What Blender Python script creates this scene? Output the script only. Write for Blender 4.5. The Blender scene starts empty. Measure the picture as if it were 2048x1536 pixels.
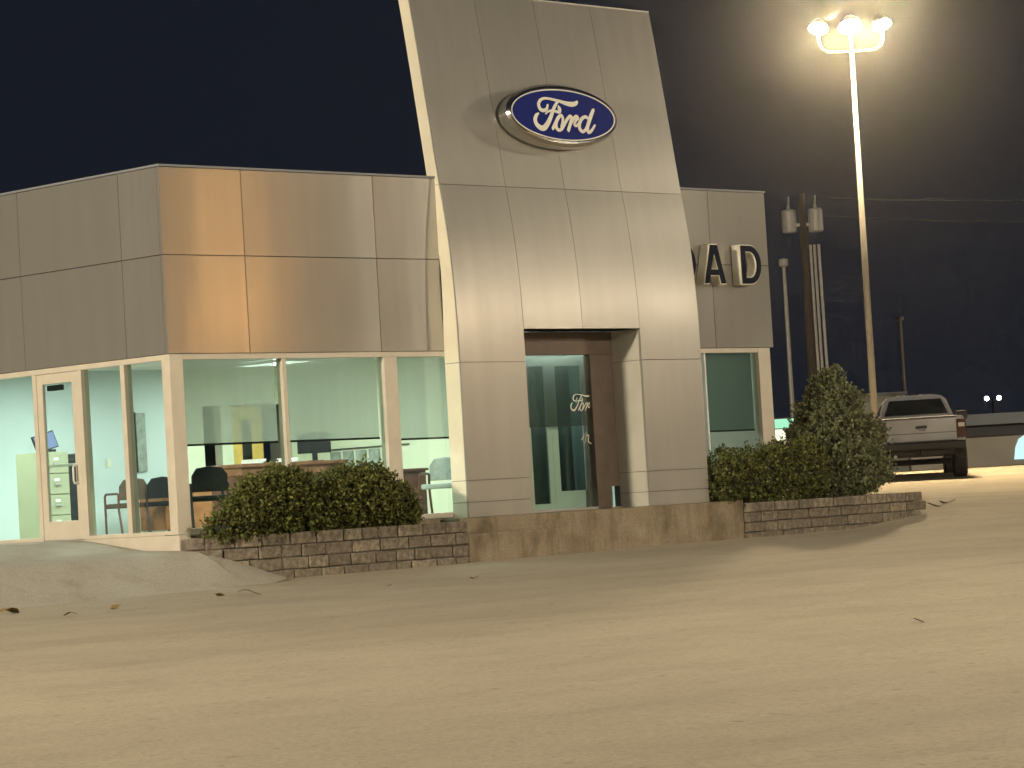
import bpy, bmesh, math, random
from mathutils import Vector, Matrix, Euler
R = math.radians
random.seed(7)
scene = bpy.context.scene
C = scene.collection

# ------------------------------------------------------------------ camera, world, light
cam_d = bpy.data.cameras.new('camera')
cam = bpy.data.objects.new('camera', cam_d); C.objects.link(cam)
cam_d.sensor_width = 36.0; cam_d.lens = 107.45
cam_d.clip_start = 0.5; cam_d.clip_end = 3000
_r = Vector((0.70590522, -0.70587722, -0.05861031)); _u = Vector((0.01529165, -0.06754029, 0.99759936)); _f = Vector((0.70814122, 0.70510684, 0.03688302))
cam.matrix_world = Matrix(((_r.x, _u.x, -_f.x, -24.434), (_r.y, _u.y, -_f.y, -30.449), (_r.z, _u.z, -_f.z, 0.230), (0, 0, 0, 1)))
scene.camera = cam

world = bpy.data.worlds.new('World'); scene.world = world; world.use_nodes = True
wt = world.node_tree; bg = wt.nodes['Background']
sky = wt.nodes.new('ShaderNodeTexSky'); sky.sky_type = 'NISHITA'; sky.sun_disc = False
sky.sun_elevation = R(-6.0); sky.sun_rotation = R(200.0); sky.air_density = 1.0; sky.dust_density = 0.3; sky.ozone_density = 3.0
mixc = wt.nodes.new('ShaderNodeMix'); mixc.data_type = 'RGBA'; mixc.blend_type = 'ADD'; mixc.inputs[0].default_value = 1.0
wt.links.new(sky.outputs[0], mixc.inputs[6]); mixc.inputs[7].default_value = (0.085, 0.108, 0.170, 1)
wt.links.new(mixc.outputs[2], bg.inputs[0]); bg.inputs[1].default_value = 0.10

moon = bpy.data.lights.new('moonlight', 'SUN'); moon.energy = 0.01; moon.angle = R(0.5); moon.color = (0.75, 0.85, 1.0)
mo = bpy.data.objects.new('moonlight', moon); C.objects.link(mo); mo.rotation_euler = (R(35), 0, R(-30))

LAMP = (1.0, 0.86, 0.63)        # warm lot lamps
LAMP_STRENGTH = 4200.0
HAZE = 0.00021
ROOM = (0.94, 1.0, 0.92)        # greenish fluorescent tubes
ROOM_W = 118.0

scene.view_settings.view_transform = 'Standard'; scene.view_settings.look = 'None'
scene.view_settings.exposure = 0.0; scene.view_settings.gamma = 1.0
scene.view_settings.use_curve_mapping = False
cy = scene.cycles
cy.use_denoising = True
cy.use_adaptive_sampling = True; cy.adaptive_threshold = 0.025; cy.adaptive_min_samples = 16
cy.sample_clamp_indirect = 4.0; cy.sample_clamp_direct = 0.0
cy.max_bounces = 6; cy.transparent_max_bounces = 14; cy.caustics_reflective = False; cy.caustics_refractive = False
cy.volume_bounces = 0

# ------------------------------------------------------------------ materials
MATS = {}
def new_mat(name):
    m = bpy.data.materials.new(name); m.use_nodes = True
    nt = m.node_tree; nt.nodes.clear()
    out = nt.nodes.new('ShaderNodeOutputMaterial')
    MATS[name] = m
    return m, nt, out
def principled(nt, out, col=(.5, .5, .5), rough=.5, metal=0.0, spec=.5):
    b = nt.nodes.new('ShaderNodeBsdfPrincipled')
    b.inputs['Base Color'].default_value = (*col, 1); b.inputs['Roughness'].default_value = rough
    b.inputs['Metallic'].default_value = metal; b.inputs['Specular IOR Level'].default_value = spec
    nt.links.new(b.outputs[0], out.inputs[0]); return b
def coords(nt, scale=(1, 1, 1), kind='Object', rot=(0, 0, 0)):
    tc = nt.nodes.new('ShaderNodeTexCoord'); mp = nt.nodes.new('ShaderNodeMapping')
    mp.inputs['Scale'].default_value = scale; mp.inputs['Rotation'].default_value = rot
    nt.links.new(tc.outputs[kind], mp.inputs[0]); return mp.outputs[0]
def noise(nt, vec, scale, detail=4, rough=.55):
    n = nt.nodes.new('ShaderNodeTexNoise'); n.inputs['Scale'].default_value = scale; n.inputs['Detail'].default_value = detail
    n.inputs['Roughness'].default_value = rough; nt.links.new(vec, n.inputs['Vector']); return n.outputs['Fac']
def ramp(nt, fac, stops):
    r = nt.nodes.new('ShaderNodeValToRGB'); e = r.color_ramp.elements
    while len(e) < len(stops): e.new(.5)
    for i, (p, c) in enumerate(stops):
        e[i].position = p; e[i].color = (*c, 1) if len(c) == 3 else c
    nt.links.new(fac, r.inputs[0]); return r.outputs[0]
def mixrgb(nt, a, b, fac, mode='MIX'):
    m = nt.nodes.new('ShaderNodeMix'); m.data_type = 'RGBA'; m.blend_type = mode
    for i, v in ((0, fac), (6, a), (7, b)):
        if hasattr(v, 'is_output'): nt.links.new(v, m.inputs[i])
        elif i == 0: m.inputs[0].default_value = v
        else: m.inputs[i].default_value = (*v, 1)
    return m.outputs[2]
def maprange(nt, v, a, b, c, d):
    m = nt.nodes.new('ShaderNodeMapRange'); nt.links.new(v, m.inputs[0])
    for i, x in enumerate((a, b, c, d)): m.inputs[i + 1].default_value = x
    return m.outputs[0]
def bump(nt, h, strength, dist, bsdf):
    b = nt.nodes.new('ShaderNodeBump'); b.inputs['Strength'].default_value = strength; b.inputs['Distance'].default_value = dist
    nt.links.new(h, b.inputs['Height']); nt.links.new(b.outputs[0], bsdf.inputs['Normal'])

def simple(name, col, rough=.5, metal=0.0, var=.12, scale=6.0, spec=.5, bmp=0.0):
    m, nt, out = new_mat(name)
    b = principled(nt, out, col, rough, metal, spec)
    v = coords(nt)
    n = noise(nt, v, scale, 5)
    c = ramp(nt, n, [(.3, tuple(x * (1 - var) for x in col)), (.7, tuple(min(1, x * (1 + var)) for x in col))])
    nt.links.new(c, b.inputs['Base Color'])
    nt.links.new(maprange(nt, n, .3, .7, max(.03, rough * .85), min(1, rough * 1.15)), b.inputs['Roughness'])
    if bmp: bump(nt, noise(nt, v, scale * 8, 4), bmp, .01, b)
    return m

def emit(name, col, strength):
    m, nt, out = new_mat(name)
    e = nt.nodes.new('ShaderNodeEmission'); e.inputs[0].default_value = (*col, 1); e.inputs[1].default_value = strength
    nt.links.new(e.outputs[0], out.inputs[0]); return m

def metal_panel(name, rmin, rmax, aniso, rot, wave):
    m, nt, out = new_mat(name)
    b = principled(nt, out, (.50, .475, .43), .36, .55)
    geo = nt.nodes.new('ShaderNodeNewGeometry')
    def pos(sc):
        mp = nt.nodes.new('ShaderNodeMapping'); nt.links.new(geo.outputs['Position'], mp.inputs[0]); mp.inputs['Scale'].default_value = sc; return mp.outputs[0]
    big = noise(nt, pos((1, 1, 1)), .55, 3)
    fine = noise(nt, pos((1, 1, 1)), 35, 4)
    streak = noise(nt, pos((4, 4, .35)), 1.2, 2)
    oi = nt.nodes.new('ShaderNodeObjectInfo')
    base = ramp(nt, streak, [(.1, (.385, .37, .34)), (.9, (.465, .45, .415))])
    base = mixrgb(nt, base, (.355, .34, .31), maprange(nt, oi.outputs['Random'], 0, 1, 0, .35))
    nt.links.new(base, b.inputs['Base Color'])
    nt.links.new(maprange(nt, big, .3, .7, rmin, rmax), b.inputs['Roughness'])
    b.inputs['Anisotropic'].default_value = aniso
    tg = nt.nodes.new('ShaderNodeVectorMath'); tg.operation = 'CROSS_PRODUCT'; nt.links.new(geo.outputs['Normal'], tg.inputs[0]); tg.inputs[1].default_value = (0, 0, 1)
    nt.links.new(tg.outputs[0], b.inputs['Tangent'])
    b.inputs['Anisotropic Rotation'].default_value = rot
    # each sheet sits at a slightly different angle (set per panel) and is faintly wavy
    at = nt.nodes.new('ShaderNodeAttribute'); at.attribute_type = 'OBJECT'; at.attribute_name = 'tilt'
    sc = nt.nodes.new('ShaderNodeVectorMath'); sc.operation = 'SCALE'; nt.links.new(tg.outputs[0], sc.inputs[0]); nt.links.new(at.outputs['Fac'], sc.inputs['Scale'])
    ad = nt.nodes.new('ShaderNodeVectorMath'); ad.operation = 'ADD'; nt.links.new(sc.outputs[0], ad.inputs[0])
    h = noise(nt, pos((1.3, 1.3, .5)), .8, 2)
    bp = nt.nodes.new('ShaderNodeBump'); bp.inputs['Strength'].default_value = wave; bp.inputs['Distance'].default_value = .05
    nt.links.new(h, bp.inputs['Height']); nt.links.new(bp.outputs[0] if wave > 0 else geo.outputs['Normal'], ad.inputs[1])
    nm = nt.nodes.new('ShaderNodeVectorMath'); nm.operation = 'NORMALIZE'; nt.links.new(ad.outputs[0], nm.inputs[0]); nt.links.new(nm.outputs[0], b.inputs['Normal'])
    return m
metal_panel('champagne_metal', .29, .34, .35, 0.0, 0.0)
metal_panel('fascia_metal', .20, .26, .88, .25, .07)

def concrete(name, c0, c1, stain, stain_amt, fine_scale=40, rough=.85):
    m, nt, out = new_mat(name)
    b = principled(nt, out, c0, rough, 0, .3)
    v = coords(nt)
    a = noise(nt, v, .35, 6, .6); f = noise(nt, v, fine_scale, 3, .7); s = noise(nt, v, 1.7, 6, .65)
    col = ramp(nt, a, [(.3, c0), (.7, c1)])
    col = mixrgb(nt, col, stain, maprange(nt, s, .48, .75, 0, stain_amt))
    col = mixrgb(nt, col, (0, 0, 0), maprange(nt, f, .3, .62, .28, 0))
    nt.links.new(col, b.inputs['Base Color'])
    bump(nt, f, .35, .01, b)
    return m
def lot_mat():
    m, nt, out = new_mat('lot_concrete')
    b = principled(nt, out, (.4, .36, .3), .85, 0, .3)
    v = coords(nt)
    v2 = coords(nt, scale=(.14, .22, 1), rot=(0, 0, R(-30)))
    v3 = coords(nt, scale=(.9, 1.3, 1), rot=(0, 0, R(-30)))
    big = noise(nt, v2, 1.0, 5, .6); med = noise(nt, v3, .5, 7, .65); fine = noise(nt, v, 22, 4, .75); grit = noise(nt, v, 90, 2, .8)
    v4 = coords(nt, scale=(.5, .9, 1), rot=(0, 0, R(-38))); sm = noise(nt, v4, 1.1, 8, .7)
    v5 = coords(nt, scale=(.05, .5, 1), rot=(0, 0, R(-52))); tr = noise(nt, v5, 1.3, 5, .6)
    spots = noise(nt, v, 7.5, 3, .6)
    col = ramp(nt, big, [(.30, (.385, .335, .252)), (.5, (.435, .378, .285)), (.72, (.485, .422, .318))])
    col = mixrgb(nt, col, (.30, .26, .195), maprange(nt, med, .47, .72, 0, .5))
    col = mixrgb(nt, col, (.48, .43, .34), maprange(nt, med, .42, .25, 0, .5))
    col = mixrgb(nt, col, (.32, .277, .208), maprange(nt, sm, .50, .72, 0, .55))
    col = mixrgb(nt, col, (.24, .21, .165), maprange(nt, tr, .54, .70, 0, .25))
    col = mixrgb(nt, col, (.12, .10, .08), maprange(nt, spots, .64, .74, 0, .6))
    col = mixrgb(nt, col, (.16, .14, .11), maprange(nt, fine, .34, .56, .36, 0))
    col = mixrgb(nt, col, (.66, .60, .50), maprange(nt, grit, .60, .74, 0, .5))
    nt.links.new(col, b.inputs['Base Color'])
    bump(nt, fine, .5, .015, b)
lot_mat()
concrete('apron_concrete', (.40, .37, .31), (.48, .45, .38), (.26, .21, .14), .5)
def foundation_mat():
    m, nt, out = new_mat('foundation_concrete')
    b = principled(nt, out, (.4, .36, .3), .85, 0, .3)
    v = coords(nt); vs = coords(nt, scale=(1.6, 1.6, .8))
    s = noise(nt, vs, 1.3, 7, .68); a = noise(nt, v, 2.6, 6, .65); f = noise(nt, v, 45, 3, .7)
    vd = coords(nt, scale=(2.2, 2.2, .25)); dr = noise(nt, vd, 1.7, 4, .6)
    col = ramp(nt, a, [(.3, (.26, .205, .14)), (.7, (.36, .295, .21))])
    col = mixrgb(nt, col, (.11, .085, .05), maprange(nt, s, .50, .70, 0, .85))
    col = mixrgb(nt, col, (.17, .125, .075), maprange(nt, dr, .54, .72, 0, .7))
    col = mixrgb(nt, col, (.45, .39, .30), maprange(nt, s, .38, .26, 0, .6))
    col = mixrgb(nt, col, (.05, .04, .03), maprange(nt, f, .3, .6, .35, 0))
    nt.links.new(col, b.inputs['Base Color']); bump(nt, f, .4, .01, b)
foundation_mat()
def stone_mat():
    m, nt, out = new_mat('planter_stone')
    b = principled(nt, out, (.3, .26, .2), .9, 0, .25)
    oi = nt.nodes.new('ShaderNodeObjectInfo')
    v = coords(nt)
    n = noise(nt, v, 9, 5, .7)
    col = ramp(nt, oi.outputs['Random'], [(0, (.21, .178, .14)), (.5, (.25, .212, .165)), (.8, (.29, .248, .19)), (1, (.37, .315, .24))])
    col = mixrgb(nt, col, (.06, .048, .035), maprange(nt, n, .35, .62, .75, 0))
    nt.links.new(col, b.inputs['Base Color']); bump(nt, noise(nt, v, 22, 4, .7), .9, .02, b)
stone_mat()
simple('frame_paint', (.60, .545, .455), .45, .0, .06, 4)
simple('reveal_lit', (.56, .54, .47), .5, .1, .06, 3)  # portal cladding repeated paler, interior light put into its colour
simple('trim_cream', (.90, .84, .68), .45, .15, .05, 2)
simple('white_metal_frame', (.72, .74, .70), .4, 0, .05, 4)
simple('bronze_frame', (.15, .115, .095), .45, .3, .15, 5)
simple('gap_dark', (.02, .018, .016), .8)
simple('joint_grey', (.17, .16, .14), .8)
simple('roof_dark', (.05, .05, .05), .9)
simple('sign_blue', (.012, .022, .17), .18, 0, .06, 5)
simple('sign_white', (.80, .78, .70), .4, 0, .04, 9)
simple('chrome', (.62, .62, .60), .17, 1.0, .08, 3)
simple('letter_navy', (.006, .009, .022), .75, spec=.08)
simple('letter_return', (.76, .72, .62), .5, 0, .08, 4)
simple('wall_white', (.57, .65, .66), .85, 0, .03, 1.5)
simple('wall_cream', (.70, .72, .56), .85, 0, .04, 1.5)
simple('ceiling_white', (.75, .76, .72), .9, 0, .03, 3)
simple('vestibule_grey', (.27, .275, .26), .8, 0, .15, 2)
simple('floor_tile', (.40, .38, .33), .35, 0, .1, 2)
simple('wood_brown', (.20, .085, .045), .4, 0, .25, 7)
simple('wood_orange', (.33, .13, .055), .4, 0, .2, 7)
simple('wood_dark', (.12, .045, .03), .4, 0, .25, 7)
simple('wood_yellow', (.70, .46, .12), .45, 0, .12, 6)
simple('black_plastic', (.018, .018, .02), .45)
simple('chair_fabric', (.012, .012, .014), .9, 0, .3, 30)
simple('chair_brown', (.10, .065, .045), .7, 0, .2, 10)
simple('cabinet_beige', (.42, .43, .31), .45, 0, .06, 3)
simple('cabinet_black', (.03, .032, .034), .4)
simple('paper_white', (.85, .85, .82), .7)
simple('paper_grey', (.30, .33, .30), .7, 0, .3, 8)
simple('galvanised', (.45, .45, .44), .5, .5, .15, 4)
simple('pole_paint', (.26, .245, .215), .6, .1, .12, 2)
simple('pole_wood', (.055, .045, .036), .9, 0, .3, 3)
simple('transformer_grey', (.42, .43, .44), .5, .2, .1, 4)
simple('truck_paint', (.50, .51, .53), .22, .55, .05, 2)
simple('truck_dark', (.018, .018, .02), .6)
simple('tyre_rubber', (.022, .022, .022), .85, 0, .2, 12)
simple('truck_glass', (.012, .014, .014), .06, 0, .05)
simple('tail_red', (.10, .052, .046), .15, 0, .1, 9)
simple('tail_white', (.75, .73, .70), .15, 0, .05, 9)
simple('far_wall', (.40, .36, .30), .85, 0, .15, .5)
simple('far_roof', (.22, .23, .25), .7, 0, .1, .5)
simple('shed_grey', (.40, .39, .36), .7, 0, .1, 1)
simple('bark', (.08, .055, .035), .9, 0, .3, 8)
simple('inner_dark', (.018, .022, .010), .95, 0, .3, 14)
simple('soil', (.05, .036, .024), .95, 0, .3, 9)
simple('dry_leaf', (.22, .15, .05), .8, 0, .3, 20)
simple('grass_green', (.10, .11, .035), .95, 0, .4, 3)
emit('sodium_lens', (1.0, .50, .14), 2200.0)
emit('tube_glow', ROOM, 6.0)
emit('flood_white', (.92, .97, 1.0), 14.0)
emit('sign_mint', (.42, .95, .62), 1.0)
emit('sign_cream', (.98, 1.0, .74), 1.2)
emit('bay_glow', (.60, .98, 1.0), 1.15)
emit('exit_red', (1.0, .05, .06), 6.0)
emit('screen_glow', (.42, .52, .85), 1.1)

def leaf_mat(name, dark, light):
    m, nt, out = new_mat(name)
    b = principled(nt, out, dark, .65, 0, .3)
    geo = nt.nodes.new('ShaderNodeNewGeometry')
    col = ramp(nt, geo.outputs['Random Per Island'], [(0, dark), (.75, light), (1, tuple(x * 1.22 for x in light))])
    nt.links.new(col, b.inputs['Base Color'])
    tr = nt.nodes.new('ShaderNodeBsdfTranslucent'); nt.links.new(col, tr.inputs[0])
    mx = nt.nodes.new('ShaderNodeMixShader'); mx.inputs[0].default_value = .2
    nt.links.new(b.outputs[0], mx.inputs[1]); nt.links.new(tr.outputs[0], mx.inputs[2]); nt.links.new(mx.outputs[0], out.inputs[0])
leaf_mat('leaf_shrub', (.045, .055, .014), (.16, .17, .045))
leaf_mat('leaf_cone', (.075, .088, .045), (.21, .225, .11))  # foliage colour lightened and greyed to carry the lamp flare

def glass(name, tint, refl=1.0, ior=1.5):
    m, nt, out = new_mat(name)
    tr = nt.nodes.new('ShaderNodeBsdfTransparent'); tr.inputs[0].default_value = (*tint, 1)
    gl = nt.nodes.new('ShaderNodeBsdfGlossy'); gl.inputs['Roughness'].default_value = .02
    lw = nt.nodes.new('ShaderNodeLayerWeight'); lw.inputs[0].default_value = .5
    pw = nt.nodes.new('ShaderNodeMath'); pw.operation = 'POWER'; nt.links.new(lw.outputs['Facing'], pw.inputs[0]); pw.inputs[1].default_value = 4.0
    fr = nt.nodes.new('ShaderNodeMath'); fr.operation = 'MULTIPLY_ADD'; nt.links.new(pw.outputs[0], fr.inputs[0]); fr.inputs[1].default_value = .9; fr.inputs[2].default_value = .045 * refl
    v = coords(nt); bp = nt.nodes.new('ShaderNodeBump'); bp.inputs['Strength'].default_value = .06; bp.inputs['Distance'].default_value = .02
    nt.links.new(noise(nt, v, 1.4, 2), bp.inputs['Height']); nt.links.new(bp.outputs[0], gl.inputs['Normal'])
    mx = nt.nodes.new('ShaderNodeMixShader'); nt.links.new(fr.outputs[0], mx.inputs[0])
    nt.links.new(tr.outputs[0], mx.inputs[1]); nt.links.new(gl.outputs[0], mx.inputs[2]); nt.links.new(mx.outputs[0], out.inputs[0])
    return m
glass('window_glass', (.84, .93, .89))
glass('dark_glass', (.55, .62, .60), refl=1.6)
def shade_mat(name, openness, col):
    m, nt, out = new_mat(name)
    tr = nt.nodes.new('ShaderNodeBsdfTransparent'); tr.inputs[0].default_value = (1, 1, 1, 1)
    d = nt.nodes.new('ShaderNodeBsdfDiffuse'); t = nt.nodes.new('ShaderNodeBsdfTranslucent')
    v = coords(nt, scale=(6, 6, .4)); n = noise(nt, v, 1.5, 4)
    c = ramp(nt, n, [(.3, tuple(x * .96 for x in col)), (.7, tuple(x * 1.04 for x in col))])
    nt.links.new(c, d.inputs[0]); nt.links.new(c, t.inputs[0])
    m1 = nt.nodes.new('ShaderNodeMixShader'); m1.inputs[0].default_value = .62
    nt.links.new(d.outputs[0], m1.inputs[1]); nt.links.new(t.outputs[0], m1.inputs[2])
    m2 = nt.nodes.new('ShaderNodeMixShader'); m2.inputs[0].default_value = openness
    nt.links.new(m1.outputs[0], m2.inputs[1]); nt.links.new(tr.outputs[0], m2.inputs[2]); nt.links.new(m2.outputs[0], out.inputs[0])
shade_mat('shade_screen', .46, (.55, .56, .50))
shade_mat('shade_dense', .16, (.30, .34, .32))
shade_mat('shade_entry', .50, (.16, .18, .165))

# ------------------------------------------------------------------ mesh helpers
class MB:
    def __init__(s): s.v = []; s.f = []
    def add(s, vs, fs):
        o = len(s.v); s.v += [tuple(v) for v in vs]; s.f += [tuple(i + o for i in f) for f in fs]; return s
    def box(s, x0, x1, y0, y1, z0, z1, M=None):
        vs = [Vector((x, y, z)) for z in (z0, z1) for y in (y0, y1) for x in (x0, x1)]
        if M: vs = [M @ v for v in vs]
        return s.add(vs, [(0, 2, 3, 1), (4, 5, 7, 6), (0, 1, 5, 4), (2, 6, 7, 3), (0, 4, 6, 2), (1, 3, 7, 5)])
    def tube(s, pts, rad, n=10, cap=True):
        pts = [Vector(p) for p in pts]
        if not isinstance(rad, (list, tuple)): rad = [rad] * len(pts)
        rings = []; prev = None
        for i, p in enumerate(pts):
            t = (pts[min(i + 1, len(pts) - 1)] - pts[max(i - 1, 0)]).normalized()
            if prev is None:
                a = t.orthogonal().normalized()
            else:
                a = (prev - t * prev.dot(t)).normalized()
            prev = a; b = t.cross(a)
            rings.append([p + (a * math.cos(2 * math.pi * k / n) + b * math.sin(2 * math.pi * k / n)) * rad[i] for k in range(n)])
        vs = [v for r in rings for v in r]; fs = []
        for i in range(len(pts) - 1):
            for k in range(n):
                k2 = (k + 1) % n; fs.append((i * n + k, i * n + k2, (i + 1) * n + k2, (i + 1) * n + k))
        if cap: fs.append(tuple(range(n - 1, -1, -1))); fs.append(tuple((len(pts) - 1) * n + k for k in range(n)))
        return s.add(vs, fs)
    def lathe(s, prof, n=20, M=None, sx=1.0, sy=1.0):
        vs = []; fs = []
        for r, z in prof:
            for k in range(n):
                a = 2 * math.pi * k / n; v = Vector((r * math.cos(a) * sx, r * math.sin(a) * sy, z)); vs.append(M @ v if M else v)
        for i in range(len(prof) - 1):
            for k in range(n):
                k2 = (k + 1) % n; fs.append((i * n + k, i * n + k2, (i + 1) * n + k2, (i + 1) * n + k))
        fs.append(tuple(range(n - 1, -1, -1))); fs.append(tuple((len(prof) - 1) * n + k for k in range(n)))
        return s.add(vs, fs)
    def mesh(s, name, mat, smooth=False):
        me = bpy.data.meshes.new(name); me.from_pydata(s.v, [], s.f); me.update()
        if mat: me.materials.append(MATS[mat])
        bm = bmesh.new(); bm.from_mesh(me); bmesh.ops.recalc_face_normals(bm, faces=bm.faces); bm.to_mesh(me); bm.free()
        if smooth:
            for p in me.polygons: p.use_smooth = True
        return me
    def build(s, name, mat, parent=None, smooth=False, bevel=0.0, seg=2):
        me = s.mesh(name, mat, smooth)
        if bevel:
            bm = bmesh.new(); bm.from_mesh(me)
            es = [e for e in bm.edges if len(e.link_faces) == 2 and e.calc_face_angle(0) > .5]
            bmesh.ops.bevel(bm, geom=es, offset=bevel, segments=seg, profile=.6, affect='EDGES', clamp_overlap=True)
            bm.to_mesh(me); bm.free()
        return link(name, me, parent)
def link(name, me, parent=None):
    o = bpy.data.objects.new(name, me); C.objects.link(o)
    if parent: o.parent = parent
    return o
def tag(o, label=None, cat=None, group=None, kind=None):
    if label: o['label'] = label
    if cat: o['category'] = cat
    if group: o['group'] = group
    if kind: o['kind'] = kind
    return o
def thing(name, label, cat, loc=(0, 0, 0), rz=0.0, group=None):
    o = bpy.data.objects.new(name, None); C.objects.link(o); o.location = loc; o.rotation_euler = (0, 0, rz); o.empty_display_size = .3
    return tag(o, label, cat, group)
def copy_tree(o, parent=None):
    c = o.copy(); C.objects.link(c); c.parent = parent
    for ch in list(o.children): copy_tree(ch, c)
    return c
def box(name, mat, parent, x0, x1, y0, y1, z0, z1, bevel=0.0, M=None):
    return MB().box(x0, x1, y0, y1, z0, z1, M).build(name, mat, parent, bevel=bevel)

# ------------------------------------------------------------------ ground
def sstep(a, b, x):
    t = max(0, min(1, (x - a) / (b - a))); return t * t * (3 - 2 * t)
def ground_z(X, Y):
    q = (X + Y) / 1.41421
    z = -.65 + .006 * (X - 1.4) + .0158 * (Y + .5) + .011 * max(0, q - 10)
    z += .16 * sstep(13.0, 15.0, X) * (1 - sstep(17, 30, X)) * sstep(-3.5, -.8, Y)
    z = z + (.26 - z) * sstep(36, 52, q) if q > 36 else z
    if q > 66: z -= .012 * min(q - 66, 120)
    if q < -45: z = z + (-1.3 - z) * sstep(-45, -60, q) if False else max(z, -1.45)
    return max(-1.6, min(z, .6))
def axis_pts(lo, hi, near_lo, near_hi, step, far):
    pts = []; x = lo
    while x < near_lo: pts.append(x); x += far
    x = near_lo
    while x < near_hi: pts.append(x); x += step
    x = near_hi
    while x < hi + far: pts.append(x); x += far
    return pts
def grid_mesh(us, vs, fn):
    m = MB(); nv = len(vs)
    m.v = [fn(u, v) for u in us for v in vs]
    m.f = [(i * nv + j, (i + 1) * nv + j, (i + 1) * nv + j + 1, i * nv + j + 1) for i in range(len(us) - 1) for j in range(nv - 1)]
    return m
xs = axis_pts(-700, 900, -50, 90, 1.0, 50); ys = axis_pts(-700, 900, -50, 90, 1.0, 50)
g = grid_mesh(xs, ys, lambda x, y: (x, y, ground_z(x, y))).build('ground', 'lot_concrete', None, smooth=True); tag(g, kind='structure')
# grass verge beyond the lot
def verge(u, v):
    q = 61 + v; s = u
    X = (q + s) / 1.41421; Y = (q - s) / 1.41421
    return (X, Y, ground_z(X, Y) + .012 + .05 * sstep(0, 3, v))
gv = grid_mesh([i * 3 - 60 for i in range(60)], [0, 1, 2, 3, 5, 8, 14, 25, 50], verge).build('grass_verge', 'grass_green', None, smooth=True); tag(gv, kind='structure')

# apron ramp by the side door
def interp(t, pts):
    if t <= pts[0][0]: return pts[0][1]
    for (a, va), (b, vb) in zip(pts, pts[1:]):
        if t <= b: return va + (vb - va) * (t - a) / (b - a)
    return pts[-1][1]
HY = [(-1.72, -.72), (-1.4, -.60), (-1.1, -.475), (-.8, -.34), (-.55, -.25), (-.3, -.222), (0, -.21), (.7, -.19), (1.2, -.12), (1.84, -.03), (2.1, -.012), (20, -.005)]
FX = [(0, .95), (.45, .73), (.77, .51), (1.1, .22), (1.3, 0)]
def base_y(X): return interp(X, [(-40, -1.95), (-4, -1.78), (-1.8, -1.66), (-.5, -1.52), (.3, -1.30), (.87, -1.02), (1.32, -.52)])
def apron(u, v):
    X = u; y0 = base_y(X); top = 9.0 if X <= -.02 else -.47
    Y = y0 + (top - y0) * v
    gz = ground_z(X, Y)
    k = sstep(y0 - .02, y0 + .25, Y) if X < 0 else 1
    h = interp(Y + (-1.72 - y0) * (1 - sstep(-1.7, 0, Y)), HY)
    z = gz + (h - gz) * (1 if X <= 0 else interp(X, FX)) * 1.0
    return (X, Y, max(z, gz - .02) + .006)
us = [-40, -30, -22, -16, -12, -9, -7] + [-6 + i * .25 for i in range(24)] + [-.02]
m = grid_mesh(us, [(i / 44) ** 1.6 for i in range(45)], apron)
m2 = grid_mesh([-.019 + i * .045 for i in range(30)], [i / 14 for i in range(15)], apron)
m.add(m2.v, m2.f)
ap = m.build('concrete_ramp', 'apron_concrete', None, smooth=True); tag(ap, kind='structure')

# ------------------------------------------------------------------ building
bld = thing('dealership_building', 'low showroom building clad in champagne metal panels with a tall curved entrance portal', 'building')
FB, FT, FJ = 2.30, 4.70, 3.57     # fascia bottom, top, joint
GAP = .0045
XE, YE = 11.92, 12.0
# structural core behind fascia
m = MB(); m.box(.06, 5.7, .06, .2, FB + .01, FT - .05); m.box(9.1, XE - .06, .06, .2, FB + .01, FT - .05); m.box(5.7, 9.1, .29, .4, 2.6, FT - .05); m.box(.06, .2, .21, YE, FB + .01, FT - .05); m.box(XE - .2, XE - .06, .21, YE, FB + .01, FT - .05)
m.build('fascia_backing', 'joint_grey', bld)
fascia = bpy.data.objects.new('fascia', None); C.objects.link(fascia); fascia.parent = bld
def panel_tilt(o, c, amt):
    pass
def fpanel(x0, x1, y0, y1, z0, z1):
    b = MB().box(x0, x1, y0, y1, z0, z1)
    return b.build('panel', 'fascia_metal', fascia, bevel=.002, seg=1)
TILT = [.004, -.006, .004, 0, 0, 0]
jx = [0.0, 1.355, 3.685, 6.01, 8.33, 10.58, XE]
for a, b in zip(jx, jx[1:]):
    if a > 6 and a < 8: continue
    if b == 6.01: b = 5.6
    aa = a
    if b == 10.58: a = 9.2
    for z0, z1 in ((FB, FJ), (FJ, FT)):
        fp_ = fpanel(a + (GAP if a > 0 else 0), b - GAP, 0, .055, z0 + GAP, z1 - GAP)
        fp_['tilt'] = TILT[jx.index(aa)] + random.uniform(-.004, .004)
jy = [0.057, .857, 3.06, 5.26, 7.46, 9.66, YE]
for a, b in zip(jy, jy[1:]):
    for z0, z1 in ((FB, FJ), (FJ, FT)):
        fpanel(0.001, .055, a + GAP, b - GAP, z0 + GAP, z1 - GAP)
        fpanel(XE - .055, XE - .001, a + GAP, b - GAP, z0 + GAP, z1 - GAP)
# coping caps
box('coping', 'far_roof', bld, -.012, XE + .012, -.012, .26, FT + .002, FT + .03)
box('coping', 'far_roof', bld, -.012, .26, .262, YE, FT + .002, FT + .03)
box('roof', 'roof_dark', bld, .2, XE - .2, .2, YE, 4.3, 4.42)
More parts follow.
